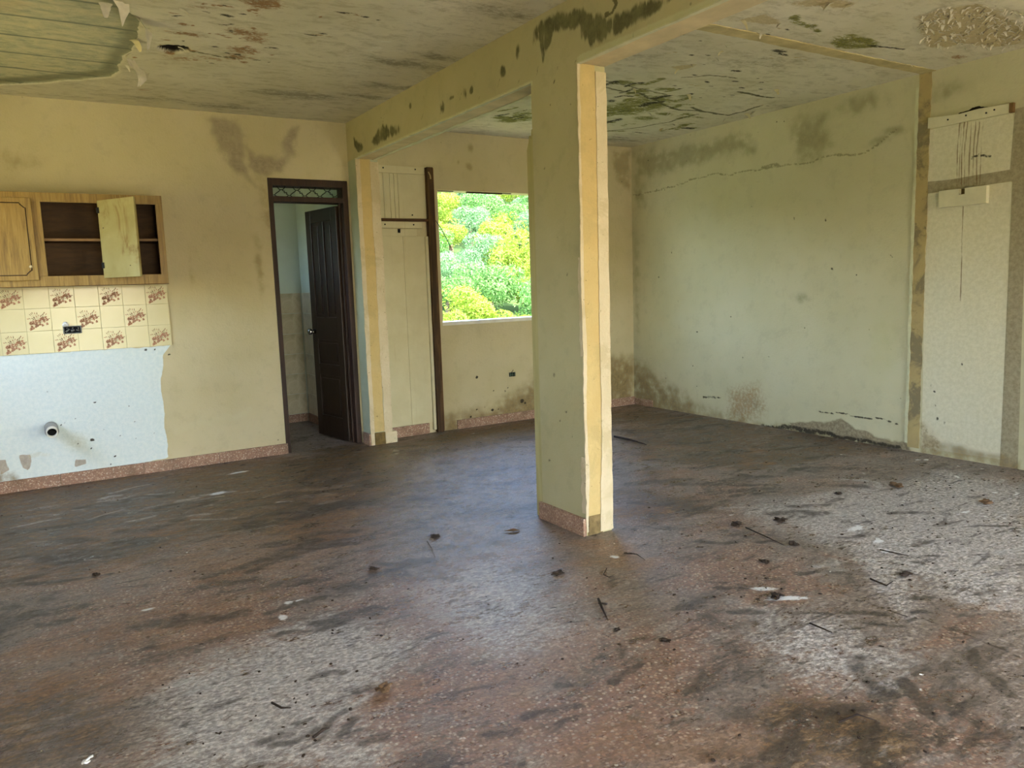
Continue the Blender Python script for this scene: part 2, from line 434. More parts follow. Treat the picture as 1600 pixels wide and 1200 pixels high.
def floor_material():
    b = NB('terrazzo_floor', 0.5, 0.5)
    o = b.co()
    smear = b.mapping(o, (1.0, 1.9, 1.0), (0, 0, 0.6))
    big = b.cn(b.noise(1.5, 4, 0.68, 0.7, smear)); mid = b.cn(b.noise(6.5, 5, 0.74, 0.4, smear)); fine = b.cn(b.noise(32, 5, 0.78, 0, smear))
    blot = b.cn(b.noise(2.4, 5, 0.74, 0.8, b.mapping(o, (1.0, 1.8, 1.0), (0, 0, 0.35), (3.7, 1.2, 0))))
    fs = b.math('SUBTRACT', fine, 0.5); ms = b.math('SUBTRACT', mid, 0.5)
    n = b.n.new('ShaderNodeTexVoronoi'); n.feature = 'F1'; b.l.new(o, n.inputs['Vector']); n.inputs['Scale'].default_value = 95
    sx = b.sep(n.outputs['Color'])
    chip = b.ramp(sx[0], [(0.0, lin(190, 166, 138)), (0.25, lin(160, 116, 88)), (0.45, lin(206, 192, 168)), (0.62, lin(132, 100, 80)), (0.8, lin(112, 100, 90)), (0.92, lin(216, 208, 190))], 'CONSTANT')
    bed = b.ramp(mid, [(0.1, lin(106, 84, 71)), (0.5, lin(132, 100, 82)), (0.9, lin(126, 106, 92))])
    pick = b.math('MULTIPLY', b.mr(n.outputs['Distance'], 0.3, 0.75, 1, 0), b.mr(sx[1], 0.1, 0.5))
    terr = b.mix(b.math('MULTIPLY', pick, 0.6), bed, chip)
    # grimy film, thinner where the chips show
    film = b.math('MULTIPLY_ADD', ms, 0.5, big)
    film = b.math('MULTIPLY_ADD', fs, 0.45, film)
    film = b.math('SUBTRACT', film, b.math('MULTIPLY_ADD', b.attr('chips'), 0.55, -0.3))
    fcol = b.ramp(b.math('MULTIPLY_ADD', ms, 0.5, fine), [(0.0, lin(74, 64, 55)), (0.4, lin(112, 99, 88)), (0.7, lin(140, 127, 115)), (1.0, lin(180, 168, 154))])
    col = b.mix(b.mr(film, 0.3, 0.75, 0.1, 0.92), terr, fcol)
    # blackish grime in drifting patches
    bl = b.math('MULTIPLY_ADD', fs, 0.55, blot)
    col = b.mix(b.mr(bl, 0.56, 0.9, 0, 0.85), col, b.ramp(fine, [(0.1, lin(50, 42, 35)), (0.9, lin(96, 84, 72))]))
    mixn = b.math('MULTIPLY_ADD', fs, 0.6, mid)
    mudn = b.math('MULTIPLY_ADD', b.math('SUBTRACT', blot, 0.5), 0.8, mixn)
    mud = b.mask('mud', mudn, 0.85, 0.3, 0.9)
    col = b.mix(mud, col, b.ramp(b.math('MULTIPLY_ADD', ms, 0.9, fine), [(0.05, lin(34, 28, 22)), (0.4, lin(66, 54, 40)), (0.65, lin(106, 80, 50)), (0.95, lin(140, 118, 90))]))
    dust = b.mask('dust', mixn, 0.8, 0.35, 0.92)
    col = b.mix(dust, col, b.ramp(fine, [(0.05, lin(108, 100, 92)), (0.5, lin(170, 162, 153)), (0.95, lin(220, 214, 206))]))
    st = b.cn(b.noise(3.5, 5, 0.76, 0.6, b.mapping(o, (0.9, 2.8, 1.0), (0, 0, 0.75))))
    col = b.mix(b.mr(st, 0.62, 0.95, 0, 0.75), col, lin(54, 45, 37))
    col = b.mix(b.mr(st, 0.3, 0.0, 0, 0.28), col, lin(184, 174, 162))
    col = b.mix(b.mask('ochre', mixn, 0.9, 0.45, 0.42), col, b.ramp(fine, [(0.1, lin(112, 76, 44)), (0.9, lin(164, 122, 84))]))
    col = b.mix(b.mask('pale', mixn, 0.8, 0.4, 0.6), col, b.ramp(fine, [(0.1, lin(140, 134, 124)), (0.9, lin(206, 202, 194))]))
    col = b.mix(b.mask('black', mixn, 1.25, 0.4, 0.78), col, b.ramp(fine, [(0.1, lin(34, 28, 23)), (0.9, lin(74, 63, 52))]))
    g1 = b.math('MULTIPLY', b.mr(fine, 0.8, 0.95), b.mr(mid, 0.35, 0.7))
    col = b.mix(b.math('MULTIPLY', g1, 0.75), col, lin(40, 33, 27))
    # stone grain of the terrazzo under the dirt
    gr_ = b.ramp(sx[2], [(0.0, (0.62, 0.60, 0.58, 1)), (0.5, (1, 1, 1, 1)), (1.0, (1.42, 1.38, 1.32, 1))])
    col = b.mix(b.math('MULTIPLY_ADD', mud, -0.1, 0.6), col, gr_, 'MULTIPLY')
    wh = b.mask('white', fine, 0.7, 0.2, 0.92)
    col = b.mix(wh, col, lin(228, 228, 224))
    trd = b.math('MULTIPLY', b.attr('tread'), b.wave(14, 2.5, b.mapping(o, (1, 1, 1), (0, 0, -0.35)), 2, 1.5))
    trm = b.mr(trd, 0.35, 0.75)
    col = b.mix(b.math('MULTIPLY', trm, 0.55), col, lin(56, 46, 38))
    ck = b.mr(b.attr('crack'), 0.3, 0.8)
    col = b.mix(b.math('MULTIPLY', ck, 0.8), col, lin(58, 40, 30))
    wet = b.mask('wet', mixn, 0.6, 0.4)
    rg = b.mr(mixn, 0.1, 0.9, 0.24, 0.62, False)
    rg = b.math('ADD', rg, b.math('MULTIPLY', dust, 0.15))
    rg = b.math('SUBTRACT', rg, b.math('MULTIPLY', wet, 0.14))
    h = b.math('MULTIPLY_ADD', trm, -0.3, b.math('MULTIPLY', fine, 0.45))
    return b.out(col, rg, b.bump(h, 0.4, 0.013))
FL = floor_material()
fl = grid_surface('floor', axes(axis(XL, -.7, .1), axis(-.7, XR, .015)), axes(axis(YF, -5.6, .1), axis(-5.6, 0, .015)), lambda u, v, d: np.stack([u, v, d], 1), [], FL, floor_paint,
                  extra=MB().box(XL, XR, YF, 0.0, -0.2, -0.02))
tag(fl, 'dirty terrazzo floor under dust, mud and plaster crumbs', kind='structure')

# ---- back wall
def back_paint(u, v):
    p = Paint(u, v, 21, 0.02, 9)
    B = lambda *a: [PB(*q) for q in a]
    p.poly('blue', [(-1.4, 0.955)] + B((-30, 556), (268, 541), (256, 556), (251, 600), (258, 650), (262, 716)) + [(-1.4, 0.0)], 0.02)
    p.poly('peel', B((322, 184), (372, 188), (382, 225), (388, 268), (398, 290), (372, 268), (345, 240)), 0.12, 0.95)
    p.poly('peel', B((385, 226), (400, 242), (438, 250), (447, 206), (466, 198), (463, 236), (441, 266), (402, 276), (388, 260)), 0.1, 0.95)
    for a in [((27, 711), (46, 710), (47, 722), (44, 736), (33, 733)), ((114, 719), (136, 717), (135, 724), (116, 729)), ((-5, 722), (10, 718), (14, 734), (0, 742)),
              ((590, 640), (605, 640), (600, 652), (592, 650))]:
        p.poly('peel2', B(*a), 0.015)
    p.blob('soft', PB(420, 330), 0.12, 0.5, 0.55); p.blob('soft', PB(405, 420), 0.05, 0.35, 0.7); p.blob('soft', PB(560, 230), 0.15, 0.2, 0.6)
    p.blob('soft', PB(735, 232), .05, .06, .9); p.blob('soft', PB(732, 262), .05, .05, .9); p.blob('soft', PB(717, 255), .02, .03, .9)
    p.blob('soft', PB(970, 260), .12, .18, .8); p.blob('soft', PB(540, 300), .05, .4, .5)
    p.poly('soft', B((955, 235), (985, 235), (985, 300), (960, 280)), 0.08, .8)
    p.blob('soft', PB(20, 250), .3, .1, .5); p.blob('soft', PB(300, 430), .05, .2, .4)
    # brown dirt along the foot of the window wall
    p.poly('dirt', B((690, 690), (690, 650), (760, 640), (830, 600), (850, 560), (990, 560), (992, 640)), 0.22, 0.9)
    p.poly('dirt', B((-40, 775), (-40, 735), (20, 740), (40, 760)), 0.06, 0.8)
    for c, r in [((745, 591), .018), ((815, 626), .028), ((819, 630), .02), ((769, 641), .02), ((736, 652), .018), ((746, 641), .013), ((789, 612), .013), ((792, 606), .008),
                 ((771, 609), .008), ((778, 640), .012), ((766, 655), .012), ((757, 636), .007), ((732, 646), .006), ((718, 640), .006), ((801, 605), .006), ((144, 686.5), .02),
                 ((22, 546), .0), ((227, 546.5), .012), ((242, 547), .01), ((266, 556), .012), ((150, 628), .01), ((180, 712), .012), ((176, 723), .01), ((100, 661), .006), ((95, 664), .006)]:
        if r: p.blob('dark', PB(*c), r, r * 0.9, 1.0, 1.3)
    for k in range(60):
        p.blob('dark', PB(110 + 150 * random.random(), 655 + 70 * random.random()), .004 + .004 * random.random(), .005, .8)
    for k in range(40):
        p.blob('dark', PB(700 + 130 * random.random(), 530 + 120 * random.random()), .004 + .003 * random.random(), .006, .8)
    p.line('blist', B((275, 675), (300, 664), (330, 658), (345, 650), (375, 652), (390, 640)), 0.03)
    p.line('blist', B((320, 706), (345, 698), (365, 694), (372, 700)), 0.02)
    p.line('blist', B((45, 712), (60, 708), (75, 712)), 0.015)
    p.blob('blist', PB(120, 690), .12, .1, .7)
    return p.L
def back_material():
    lay = [('soft', MOLD2, DIRT2, 9, 0.8, 0.4, 0.5, 0, None), ('peel', lin(136, 122, 100), lin(164, 148, 122), 14, 0.75, 0.3, 0.75, -0.1, None),
           ('blue', lin(218, 224, 216), lin(206, 216, 210), 3, 0.05, 0.06, 1.0, 0.15, None),
           ('peel2', lin(150, 134, 112), lin(176, 160, 138), 14, 0.6, 0.15, 0.85, -0.5, None),
           ('dirt', DIRT, DIRT2, 11, 0.8, 0.45, 0.8, 0, None), ('blist', lin(206, 198, 160), lin(190, 180, 140), 30, 0.9, 0.3, 0.25, 0.8, None),
           ('dark', DARK, DARK2, 60, 0.4, 0.2, 0.95, -0.6, None)]
    return wall_mat('paint_cream', CREAM, CREAM2, lay, 0.28, specks=0.8)
BACKM = back_material()
ex = MB()
ex.box(XL - .15, DX1, WT - .01, WT, 0, H).box(DX2, WX1, WT - .01, WT, 0, H).box(WX2, XR + .15, WT - .01, WT, 0, H)
ex.box(DX1, DX2, WT - .01, WT, DH, H).box(WX1, WX2, WT - .01, WT, 0, WZ1).box(WX1, WX2, WT - .01, WT, WZ2, H)
def reveal(e, x0, x1, z0, z1, floor=False):
    e.add([(x0, 0, z0), (x0, WT, z0), (x0, WT, z1), (x0, 0, z1)], [(0, 1, 2, 3)])
    e.add([(x1, 0, z0), (x1, WT, z0), (x1, WT, z1), (x1, 0, z1)], [(3, 2, 1, 0)])
    e.add([(x0, 0, z1), (x0, WT, z1), (x1, WT, z1), (x1, 0, z1)], [(0, 1, 2, 3)])
    if not floor: e.add([(x0, 0, z0), (x0, WT, z0), (x1, WT, z0), (x1, 0, z0)], [(3, 2, 1, 0)])
reveal(ex, WX1, WX2, WZ1, WZ2); reveal(ex, DX1, DX2, 0, DH, True)
wb = grid_surface('wall_back', axes(axis(XL, -.7, .1), axis(-.7, XR, 0.0115, (DX1, DX2, WX1, WX2))), axis(0, H, 0.0115, (DH, WZ1, WZ2)),
                  lambda u, v, d: np.stack([u, -d, v], 1), [(DX1, DX2, 0, DH), (WX1, WX2, WZ1, WZ2)], BACKM, back_paint, extra=ex)
tag(wb, 'stained cream plaster back wall with doorway and bare window opening', kind='structure')

# ---- right wall
def right_paint(u, v):
    p = Paint(u, v, 33, 0.03, 6)
    R = lambda *a: [PR(*q) for q in a]
    p.poly('mold', R((990, 240), (1060, 228), (1120, 218), (1170, 208), (1180, 235), (1100, 250), (1060, 262), (1000, 275)), 0.14, 0.9)
    p.poly('mold', R((1230, 190), (1290, 180), (1300, 225), (1280, 250), (1250, 255), (1240, 220)), 0.14, 0.85)
    p.blob('mold', PR(1350, 160), .25, .1, .8); p.blob('mold', PR(1400, 205), .16, .05, .8); p.blob('mold', PR(1375, 220), .1, .04, .8)
    p.blob('mold', PR(1000, 300), .12, .25, .75); p.blob('mold', PR(995, 450), .08, .8, .6)
    p.blob('mold', PR(1480, 140), .25, .08, .6); p.blob('mold', PR(1250, 465), .12, .06, .8)
    p.line('crack', R((990, 305), (1050, 292), (1100, 276), (1150, 270), (1200, 262), (1240, 256), (1290, 247), (1330, 242), (1370, 228), (1400, 205)), 0.008, 0.85)
    p.line('crack', R((1190, 262), (1215, 258)), 0.02)
    p.poly('rust', R((1140, 610), (1185, 605), (1195, 640), (1160, 660), (1140, 650)), 0.2, 0.8)
    p.poly('dirt', R((985, 640), (985, 560), (1030, 590), (1100, 640), (1180, 660), (1230, 672), (1200, 690)), 0.25, 0.85)
    p.poly('dirt', R((1000, 640), (1200, 660), (1420, 690), (1440, 720), (1200, 690)), 0.1, 0.7)
    p.poly('peel', R((1235, 662), (1280, 658), (1315, 656), (1335, 670), (1370, 682), (1420, 690), (1425, 705), (1240, 672)), 0.04)
    p.poly('dark', R((1190, 661), (1270, 670), (1340, 684), (1410, 694), (1412, 702), (1190, 668)), 0.03, 0.8)
    p.line('dark', R((1278, 643), (1330, 650), (1405, 661)), 0.006, 0.9)
    p.line('dark', R((1100, 619), (1125, 622)), 0.012, 0.8)
    # white paint of the lost closet
    p.poly('white', R((1452, 203), (1583, 177), (1586, 230), (1578, 266), (1480, 283), (1449, 284)), 0.015, 1, False)
    p.poly('white', R((1447, 302), (1581, 284), (1564, 718), (1440, 700)), 0.015, 1, False)
    p.poly('cem', R((1449, 284), (1480, 281), (1578, 265), (1586, 170), (1608, 165), (1590, 740), (1562, 730), (1582, 283), (1447, 303)), 0.015, 1, False)
    for k, c in enumerate([(1503, 205), (1507, 206), (1512, 207), (1518, 206), (1525, 200), (1531, 205), (1536, 200), (1500, 215)]):
        p.line('drip', R((c[0], 190), (c[0] - 3 - k % 3, 235), (c[0] - 5, 290)), 0.0045, 0.75 + 0.25 * (k % 2), False)
    p.line('drip', R((1505, 322), (1503, 380), (1501, 470)), 0.005, 0.8, False)
    p.line('dark', R((1518, 247), (1530, 242), (1548, 245)), 0.008, 1, False)
    for a in [((1440, 660), (1460, 668), (1470, 700), (1445, 705))]: p.poly('rough', R(*a), 0.08, .9)
    for c in [(1462, 635), (1465, 655), (1455, 600), (1475, 660), (1460, 610), (1508, 568), (1030, 430), (1060, 470), (1090, 520), (1185, 285), (1240, 340), (1290, 345), (1392, 400), (1300, 420), (1050, 395), (1175, 325), (1200, 560), (1040, 590), (1160, 560), (1395, 545)]:
        p.blob('dark', PR(*c), .012, .014, .9)
    p.blob('soft', PR(1380, 540), .2, .5, .6)
    p.poly('dirt', R((1440, 690), (1480, 690), (1600, 720), (1600, 740), (1440, 712)), 0.05, .6)
    return p.L
def right_material():
    st = (1, 3.0, 0.35)
    lay = [('soft', SAGE2, SAGE, 6, 0.5, 0.4, 0.4, 0, None), ('mold', MOLD2, lin(140, 130, 92), 9, 1.0, 0.5, 0.55, 0, None),
           ('white', lin(206, 198, 166), lin(216, 208, 178), 5, 0.05, 0.05, 1.0, 0.3, None), ('cem', lin(142, 130, 102), lin(164, 152, 122), 16, 0.1, 0.1, 0.95, -0.3, None),
           ('drip', RUST, lin(112, 88, 56), 14, 0.9, 0.3, 0.7, 0, st), ('crack', lin(120, 110, 80), MOLD2, 30, 1.3, 0.35, 0.6, -0.3, None),
           ('rust', RUST, RUST2, 55, 0.9, 0.45, 0.6, 0, None), ('dirt', DIRT, DIRT2, 10, 0.85, 0.45, 0.75, 0, None),
           ('rough', lin(170, 150, 110), lin(120, 100, 64), 18, 0.9, 0.3, 0.7, -0.4, None),
           ('peel', lin(120, 106, 80), lin(156, 142, 112), 16, 0.7, 0.2, 0.95, -0.6, None), ('dark', DARK, DARK2, 40, 0.7, 0.25, 0.9, -0.5, None)]
    return wall_mat('paint_sage', lin(200, 192, 156), lin(188, 180, 142), lay, 0.28, specks=0.9)
RIGHTM = right_material()
wr = grid_surface('wall_right', axes(axis(YF, -3.9, .1), axis(-3.9, -3.0, .006), axis(-3.0, 0, .0125)), axis(0, H, 0.0125), lambda u, v, d: np.stack([XR - d, u, v], 1), [], RIGHTM, right_paint,
                  extra=MB().box(XR + .14, XR + .15, YF, 0.15, 0, H))
tag(wr, 'pale sage plaster right wall with mold band and closet scars', kind='structure')

# ---- ceiling
def ceil_paint(u, v):
    p = Paint(u, v, 45, 0.03, 7)
    C = lambda *a: [PC(*q) for q in a]
    p.poly('bare', C((-80, 10), (-60, -60), (120, -60), (165, -8), (195, 14), (216, 28), (214, 55), (204, 80), (188, 97), (189, 112), (170, 120), (120, 124), (60, 130), (-40, 134)), 0.03, 1.0)
    for c, ru, rv, val in [((410, 4), .12, .1, 1.), ((385, 50), .18, .08, .8), ((380, 78), .16, .12, .75), ((400, 60), .1, .1, .7), ((290, 52), .15, .05, .75), ((285, 90), .2, .1, .5), ((330, 90), .2, .06, .5), ((370, 88), .1, .1, .8), ((310, 10), .1, .05, .5), ((225, 140), .08, .05, .5), ((550, 22), .1, .04, .5), ((500, 55), .12, .03, .6)]:
        p.blob('rust', PC(*c), ru, rv, val)
    p.blob('hole', PC(266, 76), .075, .085, 1.0, 2.0); p.blob('hole', PC(279, 75.5), .06, .07, 1, 2)
    p.line('crack', C((285, 77), (330, 85), (370, 90)), 0.01, 1); p.blob('dark', PC(368, 90), .03, .012, 1)
    p.line('ridge', C((410, 92), (480, 101), (560, 112), (600, 118)), 0.02, 1)
    for c, ru, rv, val in [((540, 20), .07, .02, .9), ((570, 26), .05, .02, .9), ((590, 32), .03, .012, .9), ((490, 55), .08, .02, .8), ((505, 52), .04, .015, .9), ((345, 38), .05, .02, .7)]:
        p.blob('dark', PC(*c), ru, rv, val)
    for c, ru, rv, val in [((640, 100), .45, .12, .8), ((460, 148), .4, .16, .85), ((500, 150), .3, .1, .7), ((340, 165), .5, .12, .7), ((610, 135), .3, .12, .8), ((700, 90), .4, .1, .7), ((800, 20), .5, .12, .6), ((570, 150), .3, .1, .8), ((250, 155), .5, .1, .5)]:
        p.blob('grime', PC(*c), ru, rv, val)
    for c in [(600, 65), (580, 78), (593, 74)]: p.blob('white', PC(*c), .06, .02, .9)
    # far room: dark green mould round the crack
    p.poly('moss', C((930, 170), (975, 160), (1005, 148), (1032, 150), (1050, 158), (1030, 172), (990, 178), (930, 180)), 0.2, 1.0)
    p.poly('moss', C((770, 184), (800, 178), (835, 172), (840, 188), (800, 190), (780, 190)), 0.15, 1.0)
    p.blob('moss', PC(1010, 184), .16, .1, 1.); p.blob('moss', PC(1040, 178), .12, .06, 1.)
    p.blob('moss', PC(985, 133), .06, .05, .9); p.blob('moss', PC(1005, 131), .05, .04, .9); p.blob('moss', PC(1023, 145), .07, .04, .9)
    for c, ru, rv in [((955, 157), .06, .06), ((1150, 110), .07, .04), ((1148, 127), .05, .02), ((1075, 147), .03, .05), ((1190, 129), .03, .02), ((1160, 137), .06, .02), ((965, 214), .2, .02), ((1000, 207), .15, .02), ((1215, 80), .08, .04), ((1220, 85), .1, .02)]:
        p.blob('dark', PC(*c), ru, rv, .9)
    p.line('crack', C((900, 120), (960, 140), (1000, 146), (1060, 172), (1090, 173), (1140, 180), (1190, 165)), 0.016, 1)
    p.line('crack', C((1080, 168), (1095, 173), (1120, 178)), 0.02, 1); p.line('crack', C((1155, 143), (1180, 148), (1208, 152)), 0.02, 1)
    p.line('crack', C((940, 205), (1000, 199), (1045, 190), (1090, 178)), 0.015, .9)
    p.line('crack', C((1065, 120), (1110, 118), (1150, 122)), 0.012, .8)
    p.line('crack', C((945, 125), (1000, 138), (1040, 148)), 0.012, .9)
    rs = random.Random(3)
    for k in range(34):
        u = rs.uniform(935, 1075); v = rs.uniform(128, 214) if u < 1040 else rs.uniform(140, 205); L_ = rs.uniform(8, 34)
        p.line('dark' if k % 3 == 0 else 'moss', C((u, v), (u + L_ * .4, v - L_ * .12 + rs.uniform(-2, 2)), (u + L_, v - L_ * .15 + rs.uniform(-4, 4))), rs.uniform(.012, .05), rs.uniform(.6, 1))
    for k in range(12):
        u = rs.uniform(770, 835); v = rs.uniform(172, 192); L_ = rs.uniform(8, 30)
        p.line('dark' if k % 2 else 'moss', C((u, v), (u + L_, v - L_ * .2)), rs.uniform(.008, .02), .9)
    for k in range(50):
        u = rs.uniform(1040, 1260); v = rs.uniform(40, 170)
        p.blob('dark' if k % 2 else 'peel', PC(u, v), rs.uniform(.01, .05), rs.uniform(.008, .02), .9)
    for k in range(60):
        u = rs.gauss(350, 60); v = rs.uniform(5, 100)
        p.blob('rust' if k % 3 else 'dark', PC(u, v), rs.uniform(.01, .06), rs.uniform(.008, .03), .85)
    # moss above the scar, peeling at the right
    p.poly('moss', C((1298, 58), (1330, 54), (1372, 64), (1380, 72), (1345, 75), (1310, 74)), 0.05, 1)
    p.line('moss', C((1238, 25), (1255, 36), (1280, 48)), 0.03, 0.9); p.blob('moss', PC(1268, 40), .07, .05, .8)
    p.line('dark', C((1360, 70), (1390, 73), (1413, 77)), 0.014, 1)
    p.poly('peel', C((1432, 25), (1470, 12), (1530, 4), (1560, 20), (1600, 40), (1620, 55), (1590, 68), (1540, 74), (1505, 66), (1480, 74), (1450, 74), (1438, 50)), 0.08, 1)
    p.poly('peel', C((1150, 32), (1195, 22), (1222, 36), (1190, 38)), 0.05, .9); p.poly('peel', C((1230, 5), (1290, -5), (1340, 4), (1320, 12), (1250, 10)), 0.06, .9)
    p.poly('peel', C((1050, 104), (1085, 98), (1088, 104), (1062, 110)), 0.04, .8)
    p.blob('rust', PC(1500, 88), .1, .05, .8)
    p.blob('grime', PC(960, 218), .5, .12, .7); p.blob('grime', PC(1250, 170), .5, .1, .5); p.blob('grime', PC(1000, 90), .4, .2, .4)
    for c, ru, rv in [((1205, 95), .5, .3)]: p.blob('grime', PC(*c), ru, rv, .4)
    return p.L
def ceil_material():
    b = NB('ceiling_paint', 0.8, 0.2)
    o = b.co(); sm = b.mapping(o, (1, 2.0, 1), (0, 0, 0.25))
    big = b.noise(1.4, 3, 0.62); mid = b.cn(b.noise(8, 5, 0.72, 0.3, sm)); fine = b.cn(b.noise(30, 4, 0.74, 0, sm))
    col = b.ramp(big, [(0.3, lin(200, 192, 160)), (0.7, lin(216, 208, 182))])
    col = b.mix(b.mr(mid, 0.4, 1.0, 0, 0.5), col, lin(156, 146, 112))
    mxd = b.math('MULTIPLY_ADD', b.math('SUBTRACT', fine, 0.5), 0.8, mid)
    h = b.math('MULTIPLY', mid, 0.4)
    bf = b.mr(b.attr('bare'), 0.42, 0.58)
    cc = b.ramp(mid, [(0.05, lin(150, 152, 130)), (0.5, lin(184, 180, 148)), (0.95, lin(202, 192, 156))])
    cc = b.mix(b.mr(b.attr('seam'), 0.2, 0.9, 0, 0.7), cc, lin(84, 96, 88))
    cc = b.mix(b.mr(b.attr('rim'), 0.2, 1.0, 0, 0.65), cc, lin(110, 112, 88))
    cc = b.mix(b.mr(big, 0.58, 0.7, 0, 0.4), cc, lin(196, 168, 124))
    col = b.mix(bf, col, cc)
    for at, cA, cB, ns, am, w, op, hg in [('grime', lin(120, 112, 84), lin(92, 84, 60), 7, .8, .45, .6, 0), ('rust', RUST, RUST2, 30, 1.1, .25, .85, 0), ('peel', lin(196, 178, 132), lin(172, 156, 116), 22, .6, .2, .9, -.5),
                                          ('moss', MOSS, MOSS2, 14, 1.2, .4, .9, .3), ('white', lin(226, 222, 204), lin(214, 210, 190), 20, .8, .2, .8, 0), ('dark', DARK, lin(58, 52, 30), 26, .9, .2, .95, -.5), ('crack', lin(50, 48, 24), MOLD2, 40, .9, .2, .9, -.8)]:
        f = b.mask(at, mxd if ns < 20 else fine, am, w, op)
        col = b.mix(f, col, b.ramp(fine, [(0.15, cA), (0.85, cB)]))
        if hg: h = b.math('ADD', h, b.math('MULTIPLY', b.attr(at), hg))
    col = b.mix(b.mr(b.attr('hole'), 0.3, 0.5), col, lin(26, 20, 14))
    h = b.math('ADD', h, b.math('MULTIPLY', b.attr('ridge'), 0.7))
    return b.out(col, 0.82, b.bump(h, 0.4, 0.014))
CEILM = ceil_material()
def ceil_layers(u, v):
    L = ceil_paint(u, v)
    y0 = PC(0, 80)[1]
    seam = np.zeros_like(u)
    wob = 0.02 * (fbm(u, v, 2, 88) - 0.5) + 0.05 * u * 0
    for k in range(-6, 8):
        c = -1.02 + 0.34 * k
        seam = np.maximum(seam, np.clip(1.2 - np.abs(v - c + wob) / (0.012 + 0.012 * fbm(u, v, 3, 90 + k % 3)), 0, 1))
    L['seam'] = seam
    bz = L['bare']
    px_, py_ = PC(205, 60)
    p = Paint(u, v, 45, 0.03, 7)
    p.line('r', [PC(*q) for q in ((-40, 130), (60, 126), (120, 120), (170, 116), (182, 110), (186, 97), (200, 80), (210, 55), (212, 30), (190, 14), (165, -5))], 0.09)
    L['rim'] = p.L['r']
    return L
ce = grid_surface('ceiling', axes(axis(XL, -.6, .1), axis(-.6, XR, 0.0125)), axes(axis(YF, -4.2, .1), axis(-4.2, 0, 0.0125)), lambda u, v, d: np.stack([u, v, H + d], 1), [], CEILM, ceil_layers,
                  disp=lambda u, v, L: 0.012 * np.clip(L['bare'] * 3 - 1, 0, 1) + 0.05 * np.clip(L['hole'] * 3 - 1, 0, 1) - 0.004 * fbm(u, v, 5, 4),
                  extra=MB().box(XL - .6, XR + .6, YF - 0.9, 0.6, H + .08, H + .25), flip=True)  # unseen roof slab, its overhang added to keep direct sun out
tag(ce, 'mold-stained plaster ceiling with bare concrete and hanging paint flakes', kind='structure')

# ---- left wall, front piers (out of frame; daylight comes in through their openings)
OUTM = plain('outer_plaster', lin(206, 192, 150), 0.8, 0.08, 3)
m = MB()
ys = [YF, -6.6, -4.4, -1.95, -0.75, 0.15]
m.box(XL - .15, XL, ys[0], ys[3], 0, H)
m.box(XL - .15, XL, ys[3], ys[4], 0, 1.1).box(XL - .15, XL, ys[3], ys[4], 2.15, H).box(XL - .15, XL, ys[4], ys[5], 0, H)
tag(m.build('wall_left', OUTM), 'cream kitchen side wall with an open window', kind='structure')
m = MB()
FB = [(-0.3, 1.3, 2.15), (3.1, 4.6, 2.15)]
m.box(XL - .15, FB[0][0], YF - .15, YF, 0, H).box(FB[0][1], FB[1][0], YF - .15, YF, 0, H).box(FB[1][1], XR + .15, YF - .15, YF, 0, H)
for a, b_, t in FB: m.box(a, b_, YF - .15, YF, t, H)
tag(m.build('wall_front', OUTM), 'cream veranda wall with two wide open bays', kind='structure')

# ---- beam
def beam_paint(u, v):
    p = Paint(u, v, 61, 0.03, 8)
    B = lambda *a: [PM(*q) for q in a]
    p.poly('mold', B((579, 222), (588, 206), (598, 195), (626, 194), (628, 206), (612, 214), (600, 222), (585, 226)), 0.07, .95)
    p.poly('mold', B((550, 212), (556, 218), (568, 230), (562, 236), (552, 232)), 0.06, .9)
    for c, a, b_ in [((726, 146), .05, .06), ((736, 139), .04, .04), ((706, 150), .06, .02), ((690, 165), .05, .06), ((785, 112), .06, .05), ((660, 155), .03, .06), ((810, 80), .04, .06), ((640, 165), .03, .03)]:
        p.blob('mold', PM(*c), a, b_, .75)
    p.poly('mold', B((832, 46), (850, 28), (880, 16), (905, 12), (930, 24), (960, 28), (985, 14), (1010, 2), (1050, -6), (1030, 14), (985, 46), (950, 62), (930, 70), (912, 70), (905, 40), (880, 44), (862, 60), (848, 96), (842, 70), (833, 66)), 0.06, 1.)
    p.line('crack', B((945, 24), (960, 18), (966, 8), (955, -4)), 0.012, .9)
    p.line('lip', B((560, 247), (700, 187), (830, 131)), 0.02, 1., False); p.line('lip', B((905, 92), (1000, 52), (1140, -8)), 0.022, 1., False)
    for c in [(865, 126), (848, 260), (873, 370), (868, 590), (888, 430), (893, 680), (885, 640), (860, 720), (875, 655)]:
        p.blob('dark', PM(*c), .012, .014, .9)
    for k in range(14): p.line('dark', [PM(600 + 30 * k, 175 - 9 * k + 20 * random.random()), PM(600 + 30 * k - 2, 183 - 9 * k + 25 * random.random())], .004, .6)
    return p.L
def beam_material():
    lay = [('lip', lin(204, 202, 160), lin(196, 194, 148), 20, 0.5, 0.3, 0.7, 0.2, None), ('mold', lin(74, 72, 44), lin(112, 108, 70), 26, 0.75, 0.22, 0.9, 0, (1, 1.8, 0.7)),
           ('crack', MOLD, MOLD2, 40, .8, .2, .9, -.5, None), ('dark', DARK, DARK2, 40, 0.5, 0.3, 0.8, -0.3, None)]
    return wall_mat('paint_olive', lin(188, 178, 136), lin(178, 167, 122), lay, 0.22, specks=0.6)
BEAMM = beam_material()
UNDER = plain('beam_underside_plaster', lin(208, 190, 146), 0.8, 0.1, 6, 0.3, 40)
ex = MB().add([(XB2, YF, HB), (XB2, 0, HB), (XB2, 0, H), (XB2, YF, H)], [(0, 1, 2, 3)])
